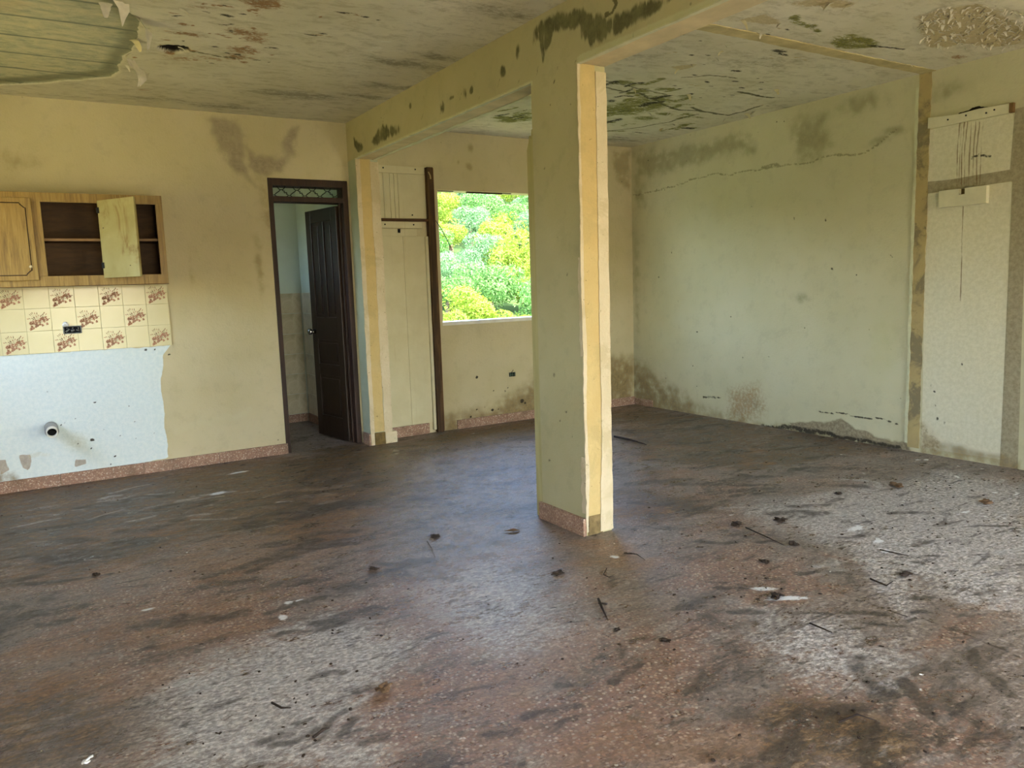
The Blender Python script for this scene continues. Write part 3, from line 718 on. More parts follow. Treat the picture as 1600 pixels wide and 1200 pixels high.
bm_o = grid_surface('ceiling_beam', axes(axis(YF, -4.6, .1), axis(-4.6, 0, 0.009)), axis(HB, H, 0.009), lambda u, v, d: np.stack([XB + d, u, v], 1), [], BEAMM, beam_paint, extra=ex, flip=True)
tag(bm_o, 'olive painted concrete beam with black mold patches crossing the ceiling', kind='structure')
def wobble_sheet(name, mat, parent, a0, a1, e0, e1, fn, t, n=60, amp=0.008, seed=1, layers=None):
    """flat strip running a0..a1 with ragged edges at e0 / e1 (numbers or functions), t thick"""
    r = random.Random(seed); f0 = e0 if callable(e0) else (lambda s: e0); f1 = e1 if callable(e1) else (lambda s: e1)
    pts0 = []; pts1 = []; w0 = w1 = 0
    for k in range(n + 1):
        s = a0 + (a1 - a0) * k / n
        w0 = 0.6 * w0 + r.uniform(-amp, amp) * 0.7; w1 = 0.6 * w1 + r.uniform(-amp, amp) * 0.7
        pts0.append((s, f0(s) + w0)); pts1.append((s, f1(s) + w1))
    mb = MB(); v = []
    for (s, e), (_, g) in zip(pts0, pts1):
        v += [fn(s, e, 0), fn(s, e, t), fn(s, g, t), fn(s, g, 0)]
    f = []
    for k in range(n):
        o = 4 * k
        f += [(o, o + 4, o + 5, o + 1), (o + 1, o + 5, o + 6, o + 2), (o + 2, o + 6, o + 7, o + 3)]
    f += [(0, 1, 2, 3), tuple(4 * n + i for i in (3, 2, 1, 0))]
    mb.add(v, f)
    return mb.build(name, mat, parent)
# beam underside: a rough cream soffit where the wall was cut away, with a paler lip
MB().box(XB + .003, XB2 - .003, YF, -.001, HB - .001, HB + .02).build('soffit', UNDER, bm_o)
LIP = plain('pale_lip_plaster', lin(206, 202, 164), 0.8, 0.1, 10, 0.3, 40)
wobble_sheet('plaster_lip', LIP, bm_o, PIL, PY2, XB - .004, XB + .02, lambda s, e, d: (e, s, HB - d), .006, 60, .005, 3)
wobble_sheet('plaster_lip', LIP, bm_o, YF, PY1, XB - .004, XB + .022, lambda s, e, d: (e, s, HB - d), .006, 60, .005, 4)
wobble_sheet('plaster_lip', LIP, bm_o, PIL, PY2, XB2 - .03, XB2 + .004, lambda s, e, d: (e, s, HB - d), .006, 60, .006, 5)

# ---- post and pilaster
def scar_material(name, a, b_, blotch):
    b = NB(name, 0.85, 0.2)
    col = b.ramp(b.noise(5, 6, 0.65, 0.3), [(0.3, a), (0.7, b_)])
    col = b.mix(b.mr(b.noise(3.2, 5, 0.7, 0.5), 0.48, 0.6, 0, 0.8), col, blotch)
    col = b.mix(b.mr(b.noise(40, 3, 0.7), 0.66, 0.72, 0, 0.6), col, lin(96, 80, 44))
    return b.out(col, None, b.bump(b.noise(30, 6, 0.7), 0.4, 0.012))
SCAR = scar_material('cream_mortar_scar', lin(200, 172, 112), lin(208, 182, 124), lin(192, 168, 112))
WHITEP = scar_material('flaking_white_plaster', lin(206, 188, 150), lin(216, 200, 166), lin(196, 178, 138))
SCARG = scar_material('grey_mortar_scar', lin(186, 164, 110), lin(168, 148, 104), lin(118, 108, 84))
TERR = None
def terrazzo(name, c0, c1):
    b = NB(name, 0.6, 0.4)
    vc = b.vor(90, 'F1', 'Color'); sx = b.sep(vc)
    chip = b.ramp(sx[0], [(0.0, lin(196, 164, 134)), (0.3, lin(152, 108, 82)), (0.5, lin(206, 186, 160)), (0.7, lin(130, 90, 70)), (0.85, lin(176, 138, 108))], 'CONSTANT')
    col = b.mix(b.mr(b.vor(90), 0.35, 0.5, 0.8, 0), b.ramp(b.noise(4, 4), [(0.3, c0), (0.7, c1)]), chip)
    col = b.mix(b.mr(b.noise(6, 6, 0.7, 0.3), 0.45, 0.7, 0, 0.7), col, lin(110, 84, 58))
    return b.out(col, None, b.bump(b.noise(60, 3), 0.2, 0.004))
TERR = terrazzo('terrazzo_baseboard', lin(142, 108, 86), lin(160, 126, 102))

ex = MB().box(XB + .001, XB2, PY1, PY2, 0, HB)
post = grid_surface('concrete_post', axis(PY1, PY2, 0.012), axis(0, HB, 0.014), lambda u, v, d: np.stack([XB + d, u, v], 1), [], BEAMM, beam_paint, extra=ex, flip=True)
tag(post, 'square concrete post with cream mortar scar standing under the beam', kind='structure')
fnp = lambda s, e, d: (e, PY1 - d, s)
wobble_sheet('mortar_scar', SCAR, post, 0.1, HB - .002, XB + .008, lambda s: 2.208, fnp, .004, 70, .004, 11)
wobble_sheet('white_plaster_edge', WHITEP, post, 0.01, HB - .03, lambda s: 2.206 - .02 * (s < .5) * (1 - s * 2), XB2 + .002, fnp, .009, 80, .003, 12)
wobble_sheet('white_plaster_edge', WHITEP, post, 0.02, HB, XB - .003, lambda s: XB + .012 + .008 * math.sin(s * 5) ** 2 * (s < 1.3), fnp, .006, 90, .0035, 13)
wobble_sheet('dirt_scar', plain('dirty_mortar', lin(140, 118, 76), 0.9, 0.3, 16, 0.6, 40), post, 0.002, 0.105, XB + .01, 2.2, fnp, .006, 12, .004, 14)
wobble_sheet('flaked_edge', WHITEP, post, 0.95, 1.45, PY1 - .003, lambda s: PY1 + .02, lambda s, e, d: (XB - d, e, s), .004, 24, .006, 15)
wobble_sheet('flaked_edge', WHITEP, post, 0.12, 0.42, PY1 - .003, lambda s: PY1 + .03, lambda s, e, d: (XB - d, e, s), .004, 20, .01, 16)
WOODG = NB('painted_jamb_wood', 0.7, 0.3)
_c = WOODG.ramp(WOODG.noise(5, 5, 0.6, 0.4, WOODG.mapping(WOODG.co(), (6, 6, 0.4))), [(0.3, lin(168, 156, 100)), (0.7, lin(186, 174, 120))])
WOODG = WOODG.out(_c, None, WOODG.bump(WOODG.noise(9, 4, 0.6, 0, WOODG.mapping(WOODG.co(), (8, 8, 0.3))), 0.3, 0.006))
jm = MB().prism([(PY2 + .009, 0.0), (PY2 + .068, 0.0), (PY2 + .068, 2.045), (PY2 + .05, 2.085), (PY2 + .04, 2.12), (PY2 + .024, 2.1), (PY2 + .016, 2.15), (PY2 + .009, 2.13)],
               lambda a, b_, d: (d, a, b_), XB + .006, XB2 - .006)
tag(jm.build('door_jamb', WOODG), 'splintered wooden door jamb fixed to the far side of the post', 'jamb')
DKW = plain('rotten_dark_wood', lin(58, 44, 26), 0.8, 0.3, 8, 0.5, 30, stretch=(8, 8, 0.5))
tag(MB().box(XB + .012, XB + .05, PY2 + .001, PY2 + .012, 2.1, HB - .012).build('gap_shadow', DKW), 'dark painted splinter above the broken door jamb', 'shadow')  # dark strip put in for the shaded gap at the post's rear edge

pil = MB().box(XB, 2.29, PIL, 0, 0, HB).build('pilaster', BEAMM)
tag(pil, 'wall stub with cream mortar scar under the far beam end', kind='structure')
PILG = plain('pale_grey_green_paint', lin(178, 182, 150), 0.75, 0.08, 3)
pil.data.materials.clear(); pil.data.materials.append(PILG)
fpl = lambda s, e, d: (e, PIL - d, s)
wobble_sheet('mortar_scar', SCAR, pil, 0.11, HB - .002, XB + .03, 2.222, fpl, .004, 70, .004, 21)
wobble_sheet('white_plaster_edge', WHITEP, pil, 0.0, HB - .02, lambda s: 2.22, 2.296, fpl, .008, 70, .005, 22)
wobble_sheet('white_plaster_edge', WHITEP, pil, 0.0, HB, XB - .003, XB + .034, fpl, .007, 80, .003, 23)
MB().box(2.225, 2.335, PIL - .02, PIL + .1, 0, .1).build('plaster_foot', WHITEP, pil, bevel=.012)
MB().box(XB + .03, 2.225, PIL - .012, PIL, 0, .105).build('dirt_scar', plain('olive_grime', lin(118, 98, 56), .9, .25, 20, .5, 40), pil)

# ---- wall and ceiling scars of the removed partition
fr = lambda s, e, d: (XR - d, e, s)
wobble_sheet('mortar_scar', SCARG, wr, 0.03, H - .002, -3.075, -3.165, fr, .006, 90, .005, 31)
wobble_sheet('plaster_lip', LIP, wr, 0.06, H - .09, -3.058, -3.078, fr, .009, 110, .004, 32)
SCARC = plain('ceiling_scar_plaster', lin(196, 178, 126), 0.85, 0.15, 7, 0.35, 40)
wobble_sheet('mortar_scar', SCARC, ce, XB2 + .55, XR - .004, lambda s: -3.09, lambda s: -3.19, lambda s, e, d: (s, e, H - d), .007, 90, .006, 33)

# ---- baseboards
def baseboard(name, segs, label):
    root = empty(name); tag(root, label, kind='structure')
    for (x0, x1, y0, y1, h) in segs:
        n = max(1, int(round(max(x1 - x0, y1 - y0) / 0.6)))
        for k in range(n):
            if x1 - x0 > y1 - y0: a = (x0 + (x1 - x0) * k / n + .001, x0 + (x1 - x0) * (k + 1) / n - .001, y0, y1)
            else: a = (x0, x1, y0 + (y1 - y0) * k / n + .001, y0 + (y1 - y0) * (k + 1) / n - .001)
            MB().box(*a, 0.0, h).build('baseboard_piece', TERR, root, bevel=.003)
    return root
baseboard('baseboard_left', [(XL + .01, DX1 + .012, -.02, -.001, .085)], 'pink terrazzo baseboard along the kitchen wall')
baseboard('baseboard_back', [(2.36, 2.73, -.02, -.001, .095), (3.02, XR - .002, -.018, -.001, .085)], 'dirty terrazzo baseboard under the window wall')
baseboard('baseboard_right', [(XR - .016, XR - .001, -.3, -.02, .07)], 'broken stub of terrazzo baseboard in the far corner')
baseboard('baseboard_post', [(XB - .022, XB - .001, PY1 - .003, PY2 + .01, .095)], 'terrazzo baseboard along the foot of the post')
baseboard('baseboard_pilaster', [(XB - .018, XB - .001, PIL - .004, -.03, .1)], 'short terrazzo baseboard on the side of the pilaster')

# ==================================================================  BATHROOM behind the door
BATHP = plain('bathroom_pale_green_paint', lin(196, 206, 188), 0.7, 0.06, 2)
BATHT = NB('bathroom_marbled_tile', 0.35, 0.5)
_c = BATHT.ramp(BATHT.noise(7, 8, 0.7, 1.4), [(0.3, lin(168, 156, 122)), (0.5, lin(192, 180, 146)), (0.7, lin(206, 196, 164))])
BATHT = BATHT.out(_c)
GROUT = plain('grey_grout', lin(150, 142, 116), 0.9)
m = MB().box(0.45, BX + .1, BY, BY + .12, 0, H)
bwall = tag(m.build('wall_bathroom_back', BATHP), 'pale green bathroom back wall seen through the doorway', kind='structure')
m = MB().box(BX, BX + .12, WT, BY, 0, H)
bside = tag(m.build('wall_bathroom_side', BATHP), 'pale green bathroom side wall behind the open door', kind='structure')
m = MB().box(0.35, 0.45, WT, BY, 0, 1.6).box(0.35, 0.45, WT, BY, 2.15, H).box(0.35, 0.45, WT, .55, 1.6, 2.15).box(0.35, 0.45, 1.15, BY, 1.6, 2.15)
tag(m.build('wall_bathroom_left', BATHP), 'pale green bathroom wall with a small high window opening', kind='structure')
tag(MB().box(0.35, BX + .12, WT - .001, BY + .12, H + .001, H + .05).build('ceiling_bathroom', BATHP), 'plain pale bathroom ceiling', kind='structure')
bfl = MB().box(0.35, BX + .12, 0.0, BY + .12, -.2, -.0005).build('floor_bathroom', FL)
tag(bfl, 'dirty terrazzo bathroom floor past the doorway', kind='structure')
TH, TW = 0.205, 0.305
tb = MB().box(.0, TW - .004, 0, .009, 0, TH - .004).build('tile', BATHT, None, bevel=.0015)
tmesh = tb.data; bpy.data.objects.remove(tb)
for k in range(6):
    for j in range(4):
        o = bpy.data.objects.new('tile', tmesh); link(o, bwall); o.location = (BX - .012 - TW * (j + 1), BY - .0095, .085 + TH * k)
        o2 = bpy.data.objects.new('tile', tmesh); link(o2, bside); o2.location = (BX - .0005, BY - .012 - TW * (j + 1), .085 + TH * k); o2.rotation_euler = (0, 0, math.pi / 2)
baseboard('baseboard_bathroom', [(.46, BX - .02, BY - .022, BY - .001, .08), (BX - .02, BX - .001, WT + .02, BY - .02, .08)], 'terrazzo baseboard round the bathroom walls')

# ---- door
DOORW = NB('dark_brown_gloss_paint', 0.28, 0.3)
_g = DOORW.noise(7, 6, 0.65, 0.5, DOORW.mapping(DOORW.co(), (7, 7, 0.6)))
DOORW = DOORW.out(DOORW.ramp(_g, [(0.3, lin(38, 26, 17)), (0.7, lin(48, 33, 21))]), DOORW.mr(_g, .3, .7, .32, .42), DOORW.bump(_g, 0.04, 0.003))
FRAMEW = plain('dark_brown_frame_wood', lin(58, 38, 26), 0.55, 0.25, 7, 0.3, 30, stretch=(7, 7, 0.5))
IRON = plain('black_iron', lin(26, 24, 22), 0.5, 0.1, 30, 0.1, 80)
CHROME = plain('worn_chrome', lin(190, 186, 176), 0.25, 0.1, 20, 0.05, 60, 0.5, 1.0)
door = tag(empty('door_1', (DX1, 0, 0)), 'dark brown wooden door frame with an inward-open panelled door', kind='structure')
FD0, FD1 = -.012, .13
def fpart(name, x0, x1, z0, z1, y0=FD0, y1=FD1):
    o = MB().box(x0, x1, y0, y1, z0, z1).build(name, FRAMEW, None, bevel=.003); o.parent = door; o.location = (-DX1, 0, 0); return o
fpart('jamb', DX1, DX1 + .036, 0, DH); fpart('jamb', DX2 - .045, DX2, 0, DH); fpart('lintel', DX1 + .036, DX2 - .045, DH - .058, DH); fpart('transom_bar', DX1 + .036, DX2 - .045, 2.046, 2.088)
fpart('door_stop', DX2 - .062, DX2 - .045, 0, 2.046, .05, .075)
# transom grille of curled iron
GX0, GX1, GZ0, GZ1 = DX1 + .036, DX2 - .045, 2.088, DH - .058
gr = empty('transom_grille'); gr.parent = door; gr.location = (-DX1, 0, 0)
sp = (GX1 - GX0) / 4.55; gh = GZ1 - GZ0; yy = .03
def wig(x0, z0, x1, z1, sgn):
    pts = []
    for k in range(13):
        t = k / 12; x = x0 + (x1 - x0) * t; z = z0 + (z1 - z0) * t
        w = .006 * math.sin(t * 4 * math.pi) * sgn
        pts.append((x + w, yy, z + w * .6))
    return pts
zt, zb = GZ0 + gh * .66, GZ0 + gh * .14
for k in range(5):
    xn = GX0 + sp * (0.62 + k); xbm = xn - sp / 2
    for sg in (-1, 1):
        top = [(xn + sg * sp * .27, yy, GZ1), (xn + sg * sp * .22, yy, GZ1 - gh * .07), (xn + sg * sp * .17, yy, zt + gh * .1), (xn + sg * .011, yy, zt + .002), (xn + sg * .011, yy, zt - .004)]
        xe = xbm if sg < 0 else xbm + sp
        mid = wig(xn + sg * .014, zt - .008, xe - sg * .012, zb + .008, sg)
        bot = [(xe - sg * .010, yy, zb), (xe - sg * .016, yy, zb - gh * .06), (xe - sg * .026, yy, GZ0)]
        pts = [q for q in top + mid + bot if GX0 - .002 <= q[0] <= GX1 + .002]
        if len(pts) > 2: MB().tube(pts, .0034, 6).build('scroll_bar', IRON, gr, True)
    if xn < GX1: MB().box(xn - .012, xn + .012, yy - .003, yy + .003, zt - .002, zt + .003).build('link', IRON, gr)
    if GX0 < xbm < GX1: MB().box(xbm - .011, xbm + .011, yy - .003, yy + .003, zb - .002, zb + .003).build('link', IRON, gr)
# leaf
LWd, LHt, LT = .565, 2.02, .036
leaf = empty('door_leaf'); leaf.parent = door
leaf.location = (DX2 - .05 - DX1, .085, .012); leaf.rotation_euler = (0, 0, math.radians(180 - 81))
def lp(name, x0, x1, z0, z1, y0=0, y1=LT, mat=DOORW, bev=.004): return MB().box(x0, x1, y0, y1, z0, z1).build(name, mat, leaf, bevel=bev)
lp('stile', 0, .095, 0, LHt); lp('stile', LWd - .095, LWd, 0, LHt); lp('rail', .095, LWd - .095, LHt - .11, LHt); lp('rail', .095, LWd - .095, 0, .19)
lp('rail', .095, LWd - .095, .88, 1.08); lp('rail', .095, LWd - .095, .56, .66); lp('muntin', LWd / 2 - .04, LWd / 2 + .04, 1.08, LHt - .11)
def panel(x0, x1, z0, z1):
    b = MB(); y0, y1 = .011, LT - .011
    b.box(x0, x1, y0, y1, z0, z1)
    i = .028
    b.box(x0 + i, x1 - i, y0 - .007, y1 + .007, z0 + i, z1 - i)
    return b.build('panel', DOORW, leaf, bevel=.003)
panel(.095, LWd / 2 - .04, 1.08, LHt - .11); panel(LWd / 2 + .04, LWd - .095, 1.08, LHt - .11)
panel(.095, LWd - .095, .66, .88); panel(.095, LWd - .095, .19, .56)
kb = bmesh.new(); bmesh.ops.create_uvsphere(kb, u_segments=20, v_segments=12, radius=.03)
km = bpy.data.meshes.new('knob'); kb.to_mesh(km); kb.free(); km.materials.append(CHROME)
for f_ in km.polygons: f_.use_smooth = True
for ysg, yo in ((-1, -.052), (1, LT + .052)):
    o = bpy.data.objects.new('knob', km); link(o, leaf); o.location = (LWd - .055, yo, 0.95); o.scale = (1, .8, 1)
    MB().tube([(LWd - .055, 0 if ysg < 0 else LT, .95), (LWd - .055, yo, .95)], [.022, .010], 14).build('knob_neck', CHROME, leaf, True)

# ---- window
win = tag(empty('window_1', (WX1, 0, WZ1)), 'bare window opening with broken wood strip looking out on green hillside', kind='structure')
def wpart(name, b, mat, bev=0):
    o = b.build(name, mat, win, bevel=bev); o.location = (-WX1, 0, -WZ1); return o
wpart('sill', MB().box(WX1, WX2, -.004, WT + .03, WZ1 - .03, WZ1 + .003), plain('white_sill_paint', lin(226, 222, 204), .6, .05), .003)
for (a, b_, dz) in [(2.93, 3.1, .006), (3.24, 3.62, .012), (3.63, 3.72, .006)]:
    wpart('broken_strip', MB().box(a, b_, .03, .05, WZ2 - dz, WZ2 + .002), DKW)
wpart('reveal_board', MB().box(WX1 - .0, WX1 + .012, .01, WT, WZ1, WZ2), plain('white_reveal_paint', lin(220, 208, 178), .7, .08))

# ==================================================================  THINGS ON THE BACK WALL
# ---- hanging kitchen cabinet
OAK = NB('oak_veneer', 0.45, 0.4)
_v = OAK.mapping(OAK.co(), (9, 9, 0.5))
_g = OAK.noise(3.0, 6, 0.65, 1.2, _v); _g2 = OAK.noise(16, 4, 0.6, 0.2, OAK.mapping(OAK.co(), (9, 9, 0.6)))
_c = OAK.ramp(_g, [(0.28, lin(112, 84, 36)), (0.5, lin(148, 117, 54)), (0.72, lin(168, 138, 72))])
_c = OAK.mix(OAK.mr(_g2, .5, .75, 0, .5), _c, lin(94, 68, 26))
OAK = OAK.out(_c, None, OAK.bump(_g2, .08, .003))
INNER = NB('dark_cabinet_inside', 0.6, 0.3)
_c = INNER.ramp(INNER.noise(4, 6, .65, .6, INNER.mapping(INNER.co(), (1.2, 6, 6))), [(0.3, lin(62, 42, 22)), (0.7, lin(92, 64, 34))])
INNER = INNER.out(_c)
DBACK = NB('stained_door_back', 0.5, 0.35)
_c = DBACK.ramp(DBACK.noise(5, 5, .6, .5), [(0.3, lin(154, 140, 84)), (0.7, lin(172, 160, 108))])
_c = DBACK.mix(DBACK.mr(DBACK.noise(4.2, 5, .65, 1.0, DBACK.mapping(DBACK.co(), (1, 1, 0.6), (0, 0, 0), (3.1, 0, .4))), .52, .66, 0, .75), _c, lin(124, 92, 34))
DBACK = DBACK.out(_c)
CX0, CX1, CY, CZ0, CZ1 = -1.15, .592, -.30, 1.415, 2.028
cab = tag(empty('kitchen_cabinet', (CX0, 0, CZ0)), 'oak veneer wall cabinet with one door hanging open above the tiles', 'cabinet')
def cpart(name, b, mat, bev=0, parent=None):
    o = b.build(name, mat, parent or cab, bevel=bev)
    if parent is None: o.location = (-CX0, 0, -CZ0)
    return o
cpart('side_panel', MB().box(CX1 - .018, CX1, CY + .018, -.004, CZ0, CZ1), OAK); cpart('side_panel', MB().box(CX0, CX0 + .018, CY + .018, -.004, CZ0, CZ1), OAK)
cpart('top_panel', MB().box(CX0 + .018, CX1 - .018, CY + .018, -.004, CZ1 - .018, CZ1), OAK); cpart('bottom_panel', MB().box(CX0 + .018, CX1 - .018, CY + .018, -.004, CZ0 + .02, CZ0 + .038), OAK)
cpart('back_panel', MB().box(CX0 + .018, CX1 - .018, -.012, -.004, CZ0 + .038, CZ1 - .018), INNER)
cpart('shelf', MB().box(CX0 + .018, CX1 - .018, CY + .03, -.012, 1.715, 1.73), INNER); 
cpart('shelf_edge', MB().box(-.2, CX1 - .03, CY + .026, CY + .03, 1.714, 1.731), plain('shelf_edge_band', lin(128, 96, 58), .5, .1))
cpart('divider', MB().box(.215, .233, CY + .02, -.012, CZ0 + .038, CZ1 - .018), INNER); cpart('divider', MB().box(-.19, -.172, CY + .02, -.012, CZ0 + .038, CZ1 - .018), INNER)
# face frame
zo0, zo1 = 1.482, 1.967
for nm, x0, x1, z0, z1 in [('frame_rail', CX0, CX1, zo1, CZ1), ('frame_rail', CX0, CX1, CZ0, zo0), ('frame_stile', -.235, -.147, zo0, zo1), ('frame_stile', .198, .252, zo0, zo1), ('frame_stile', .547, CX1, zo0, zo1), ('frame_stile', CX0, CX0 + .05, zo0, zo1), ('frame_stile', -.66, -.6, zo0, zo1)]:
    cpart(nm, MB().box(x0, x1, CY, CY + .018, z0, z1), OAK, .0015)
cpart('bottom_edge', MB().box(CX0, CX1, CY - .001, CY + .019, CZ0 - .004, CZ0), plain('cabinet_edge_dark', lin(84, 56, 24), .6, .1))
GROOVE = plain('routed_groove', lin(62, 42, 16), .7, .1)
def cab_door(x0, x1, z0, z1):
    d = empty('cabinet_door'); d.parent = cab; d.location = (-CX0, 0, -CZ0)
    y = CY - .02
    MB().box(x0, x1, y, CY - .001, z0, z1).build('door_board', OAK, d, bevel=.004)
    i, c = .035, .03
    P = [(x0 + i + c, z0 + i), (x1 - i - c, z0 + i), (x1 - i - c, z0 + i + .006), (x1 - i - .006, z0 + i + c), (x1 - i, z0 + i + c), (x1 - i, z1 - i - c), (x1 - i - .006, z1 - i - c), (x1 - i - c, z1 - i - .006), (x1 - i - c, z1 - i), (x0 + i + c, z1 - i), (x0 + i + c, z1 - i - .006), (x0 + i + .006, z1 - i - c), (x0 + i, z1 - i - c), (x0 + i, z0 + i + c), (x0 + i + .006, z0 + i + c), (x0 + i + c, z0 + i + .006)]
    MB().tube([(a, y, b_) for a, b_ in P + P[:1]], .0034, 6).build('groove', GROOVE, d, True)
    return d
d1 = cab_door(-.62, -.2, 1.455, 1.99)
MB().tube([(-.238, CY - .02, 1.545), (-.238, CY - .026, 1.545)], [.011, .009], 12).build('knob_mount', plain('bare_knob_plaster', lin(206, 190, 150), .6, .1), d1, True)
cab_door(-1.12, -.64, 1.455, 1.99)
od = empty('cabinet_door'); od.parent = cab; od.location = (.192 - CX0, CY - .004, 1.462 - CZ0); od.rotation_euler = (0, 0, -math.radians(58))
OWd, OHt = .365, .52
MB().box(.004, OWd, -.014, 0, 0, OHt).build('door_board', DBACK, od, bevel=.002)
MB().box(.004, OWd, .0005, .004, .0, OHt).build('door_face', OAK, od)
for z in (.085, .455): MB().box(-.002, .022, -.019, -.014, z - .02, z + .02).box(-.004, .004, -.02, .004, z - .018, z + .018).build('hinge', IRON, od, bevel=.002)
for (a, z) in [(.045, .335), (.28, .075)]: MB().tube([(a, -.0138, z), (a, -.0155, z)], .004, 8).build('screw_hole', IRON, od)

# ---- tiled backsplash
TILEW = NB('glazed_cream_tile', 0.18, 0.5)
_c = TILEW.ramp(TILEW.noise(1.8, 3, .5), [(0.35, lin(204, 190, 140)), (0.65, lin(216, 204, 158))])
TILEW = TILEW.out(_c, None, TILEW.bump(TILEW.noise(9, 2), .04, .002))
FLA = plain('print_russet', lin(166, 112, 78), .35, .1, 40, 0); FLB = plain('print_pale_pink', lin(200, 156, 116), .35, .1, 40, 0); FLC = plain('print_brown_stem', lin(132, 104, 70), .35, .1, 40, 0)
tiles = tag(empty('tile_backsplash', (.613, 0, .955)), 'cream backsplash tiles with russet flower prints under the wall cabinet', 'tiles')
tw, th = .1535, .1565
TX1, TZ0 = .618, .955
MB().box(-1.1, TX1, -.004, -.0005, TZ0, TZ0 + 3 * th).build('grout_bed', plain('tile_grout', lin(170, 160, 116), .9, .1), tiles).location = (-.613, 0, -.955)
ts = MB().box(.0007, tw - .0007, -.010, -.004, .0007, th - .0007).build('tile', TILEW, None, bevel=.0012)
tsm = ts.data; bpy.data.objects.remove(ts)
r_ = random.Random(5); fb = MB()
def disc(cx, cz, rx, rz, mi, n=7, rot=0):
    v = []
    for k in range(n):
        a = 2 * math.pi * k / n; x, z = rx * math.cos(a), rz * math.sin(a)
        v.append((cx + x * math.cos(rot) - z * math.sin(rot), -.0103, cz + x * math.sin(rot) + z * math.cos(rot)))
    fb.add(v, [tuple(range(n))], mi)
fx, fz = tw * .5, th * .36
for k in range(26):      # stems and leaves fanning up and out
    a = math.radians(r_.uniform(15, 165)); L = r_.uniform(.028, .062)
    x1, z1 = fx + L * math.cos(a) * 1.15, fz + .01 + L * math.sin(a) * 1.15
    fb.add([(fx + .012 * math.cos(a) - .0006, -.0102, fz), (fx + .012 * math.cos(a) + .0006, -.0102, fz), (x1 + .0005, -.0102, z1), (x1 - .0005, -.0102, z1)], [(0, 1, 2, 3)], 2)
    disc(x1, z1, .007, .0025, 2 if k % 3 else 0, 6, a)
for k in range(26):      # blossoms in a low drift
    cx = fx + r_.uniform(-.052, .052); cz = fz + r_.uniform(-.026, .024) + (cx - fx) * .35
    for j in range(5):
        a = 2 * math.pi * j / 5 + k; disc(cx + .0055 * math.cos(a), cz + .0055 * math.sin(a), .0052, .0038, 0 if (k + j) % 3 else 1, 6, a)
    disc(cx, cz, .0028, .0028, 2, 6)
fo = fb.build('flower_print', [FLA, FLB, FLC]); fom = fo.data; bpy.data.objects.remove(fo)
for rw in range(3):
    for c in range(11):
        o = bpy.data.objects.new('tile', tsm); link(o, tiles); o.location = (TX1 - tw * (c + 1) - .613, 0, TZ0 + th * rw - .955)
        if (c + rw) % 2 == 0:
            o2 = bpy.data.objects.new('flower_print', fom); link(o2, o)
jb = tag(empty('junction_box', PB(113, 515)[:1] + (0, PB(113, 515)[1])), 'torn open grey junction box let into the flowered tiles', 'junction box')
GREYB = plain('grey_box_plastic', lin(120, 120, 112), .6, .3, 40, .4, 80); BLACK = plain('black_void', lin(14, 13, 12), .9, .1)
MB().box(-.055, .055, -.0125, -.0105, -.024, .024).build('box_back', BLACK, jb)
q = MB(); q.box(-.058, -.05, -.02, -.0105, -.027, .027).box(.05, .058, -.018, -.0105, -.027, .024).box(-.058, .058, -.017, -.0105, .02, .027).box(-.058, .05, -.016, -.0105, -.029, -.022)
q.build('box_rim', GREYB, jb, bevel=.002)
for k in range(3): MB().tube([(-.042 + .034 * k, -.0125, -.014 + .006 * k), (-.02 + .03 * k, -.019, .004 - .007 * k), (-.034 + .036 * k, -.014, .014)], .006 + .002 * (k % 2), 6).build('torn_wire', GREYB, jb, True)
w_ = lump('plaster_dab', .022, plain('white_plaster', lin(230, 228, 220), .8, .05), 4, .5, 2, jb); w_.rotation_euler = (math.pi / 2, 0, 0); w_.location = (-.04, -.0105, .04)

# ---- drain pipe
pv = PB(80, 668)
pipe = tag(empty('drain_pipe', (pv[0], 0, pv[1])), 'short white plastic drain pipe sticking out of the blue painted wall', 'pipe')
PVC = plain('white_pvc', lin(226, 222, 206), .4, .05); PVC2 = plain('grey_pvc_collar', lin(160, 158, 150), .5, .1)
q = MB(); n = 24
ro, ri, y0, y1 = .036, .029, -.26, -.001
V_ = []
for yv, rr_ in ((y1, ro), (y0, ro), (y0, ri), (y1, ri)): V_ += [(rr_ * math.cos(2 * math.pi * k / n), yv, rr_ * math.sin(2 * math.pi * k / n)) for k in range(n)]
q.add(V_, [(a * n + k, a * n + (k + 1) % n, (a + 1) * n + (k + 1) % n, (a + 1) * n + k) for a in range(3) for k in range(n)])
q.build('tube', PVC, pipe, True)
MB().tube([(0, -.001, 0), (0, -.19, 0)], .043, 24).build('collar', PVC2, pipe, True)
MB().tube([(0, -.2, 0), (0, -.201, 0)], .0285, 20).build('bore', BLACK, pipe)

# ---- electric box under the window
eb = PB(800, 585)
ebx = tag(empty('wall_socket_box', (eb[0], 0, eb[1])), 'open metal socket box with green wires under the window', 'socket box')
MB().box(-.042, .042, -.003, -.001, -.026, .026).build('plaster_rim', plain('pale_rim', lin(196, 184, 148), .8), ebx)
MB().box(-.035, .035, -.0045, -.003, -.02, .02).build('box_back', BLACK, ebx)
for k in range(3): MB().tube([(-.022 + .022 * k, -.004, -.014), (-.02 + .02 * k, -.013, .0), (-.024 + .022 * k, -.006, .014)], .006, 6).build('wire', plain('green_wire', lin(86, 104, 84), .6, .2), ebx, True)
MB().tube([(-.01, -.004, .022), (.004, -.01, .034), (.012, -.006, .045)], .0025, 6).build('wire', BLACK, ebx)

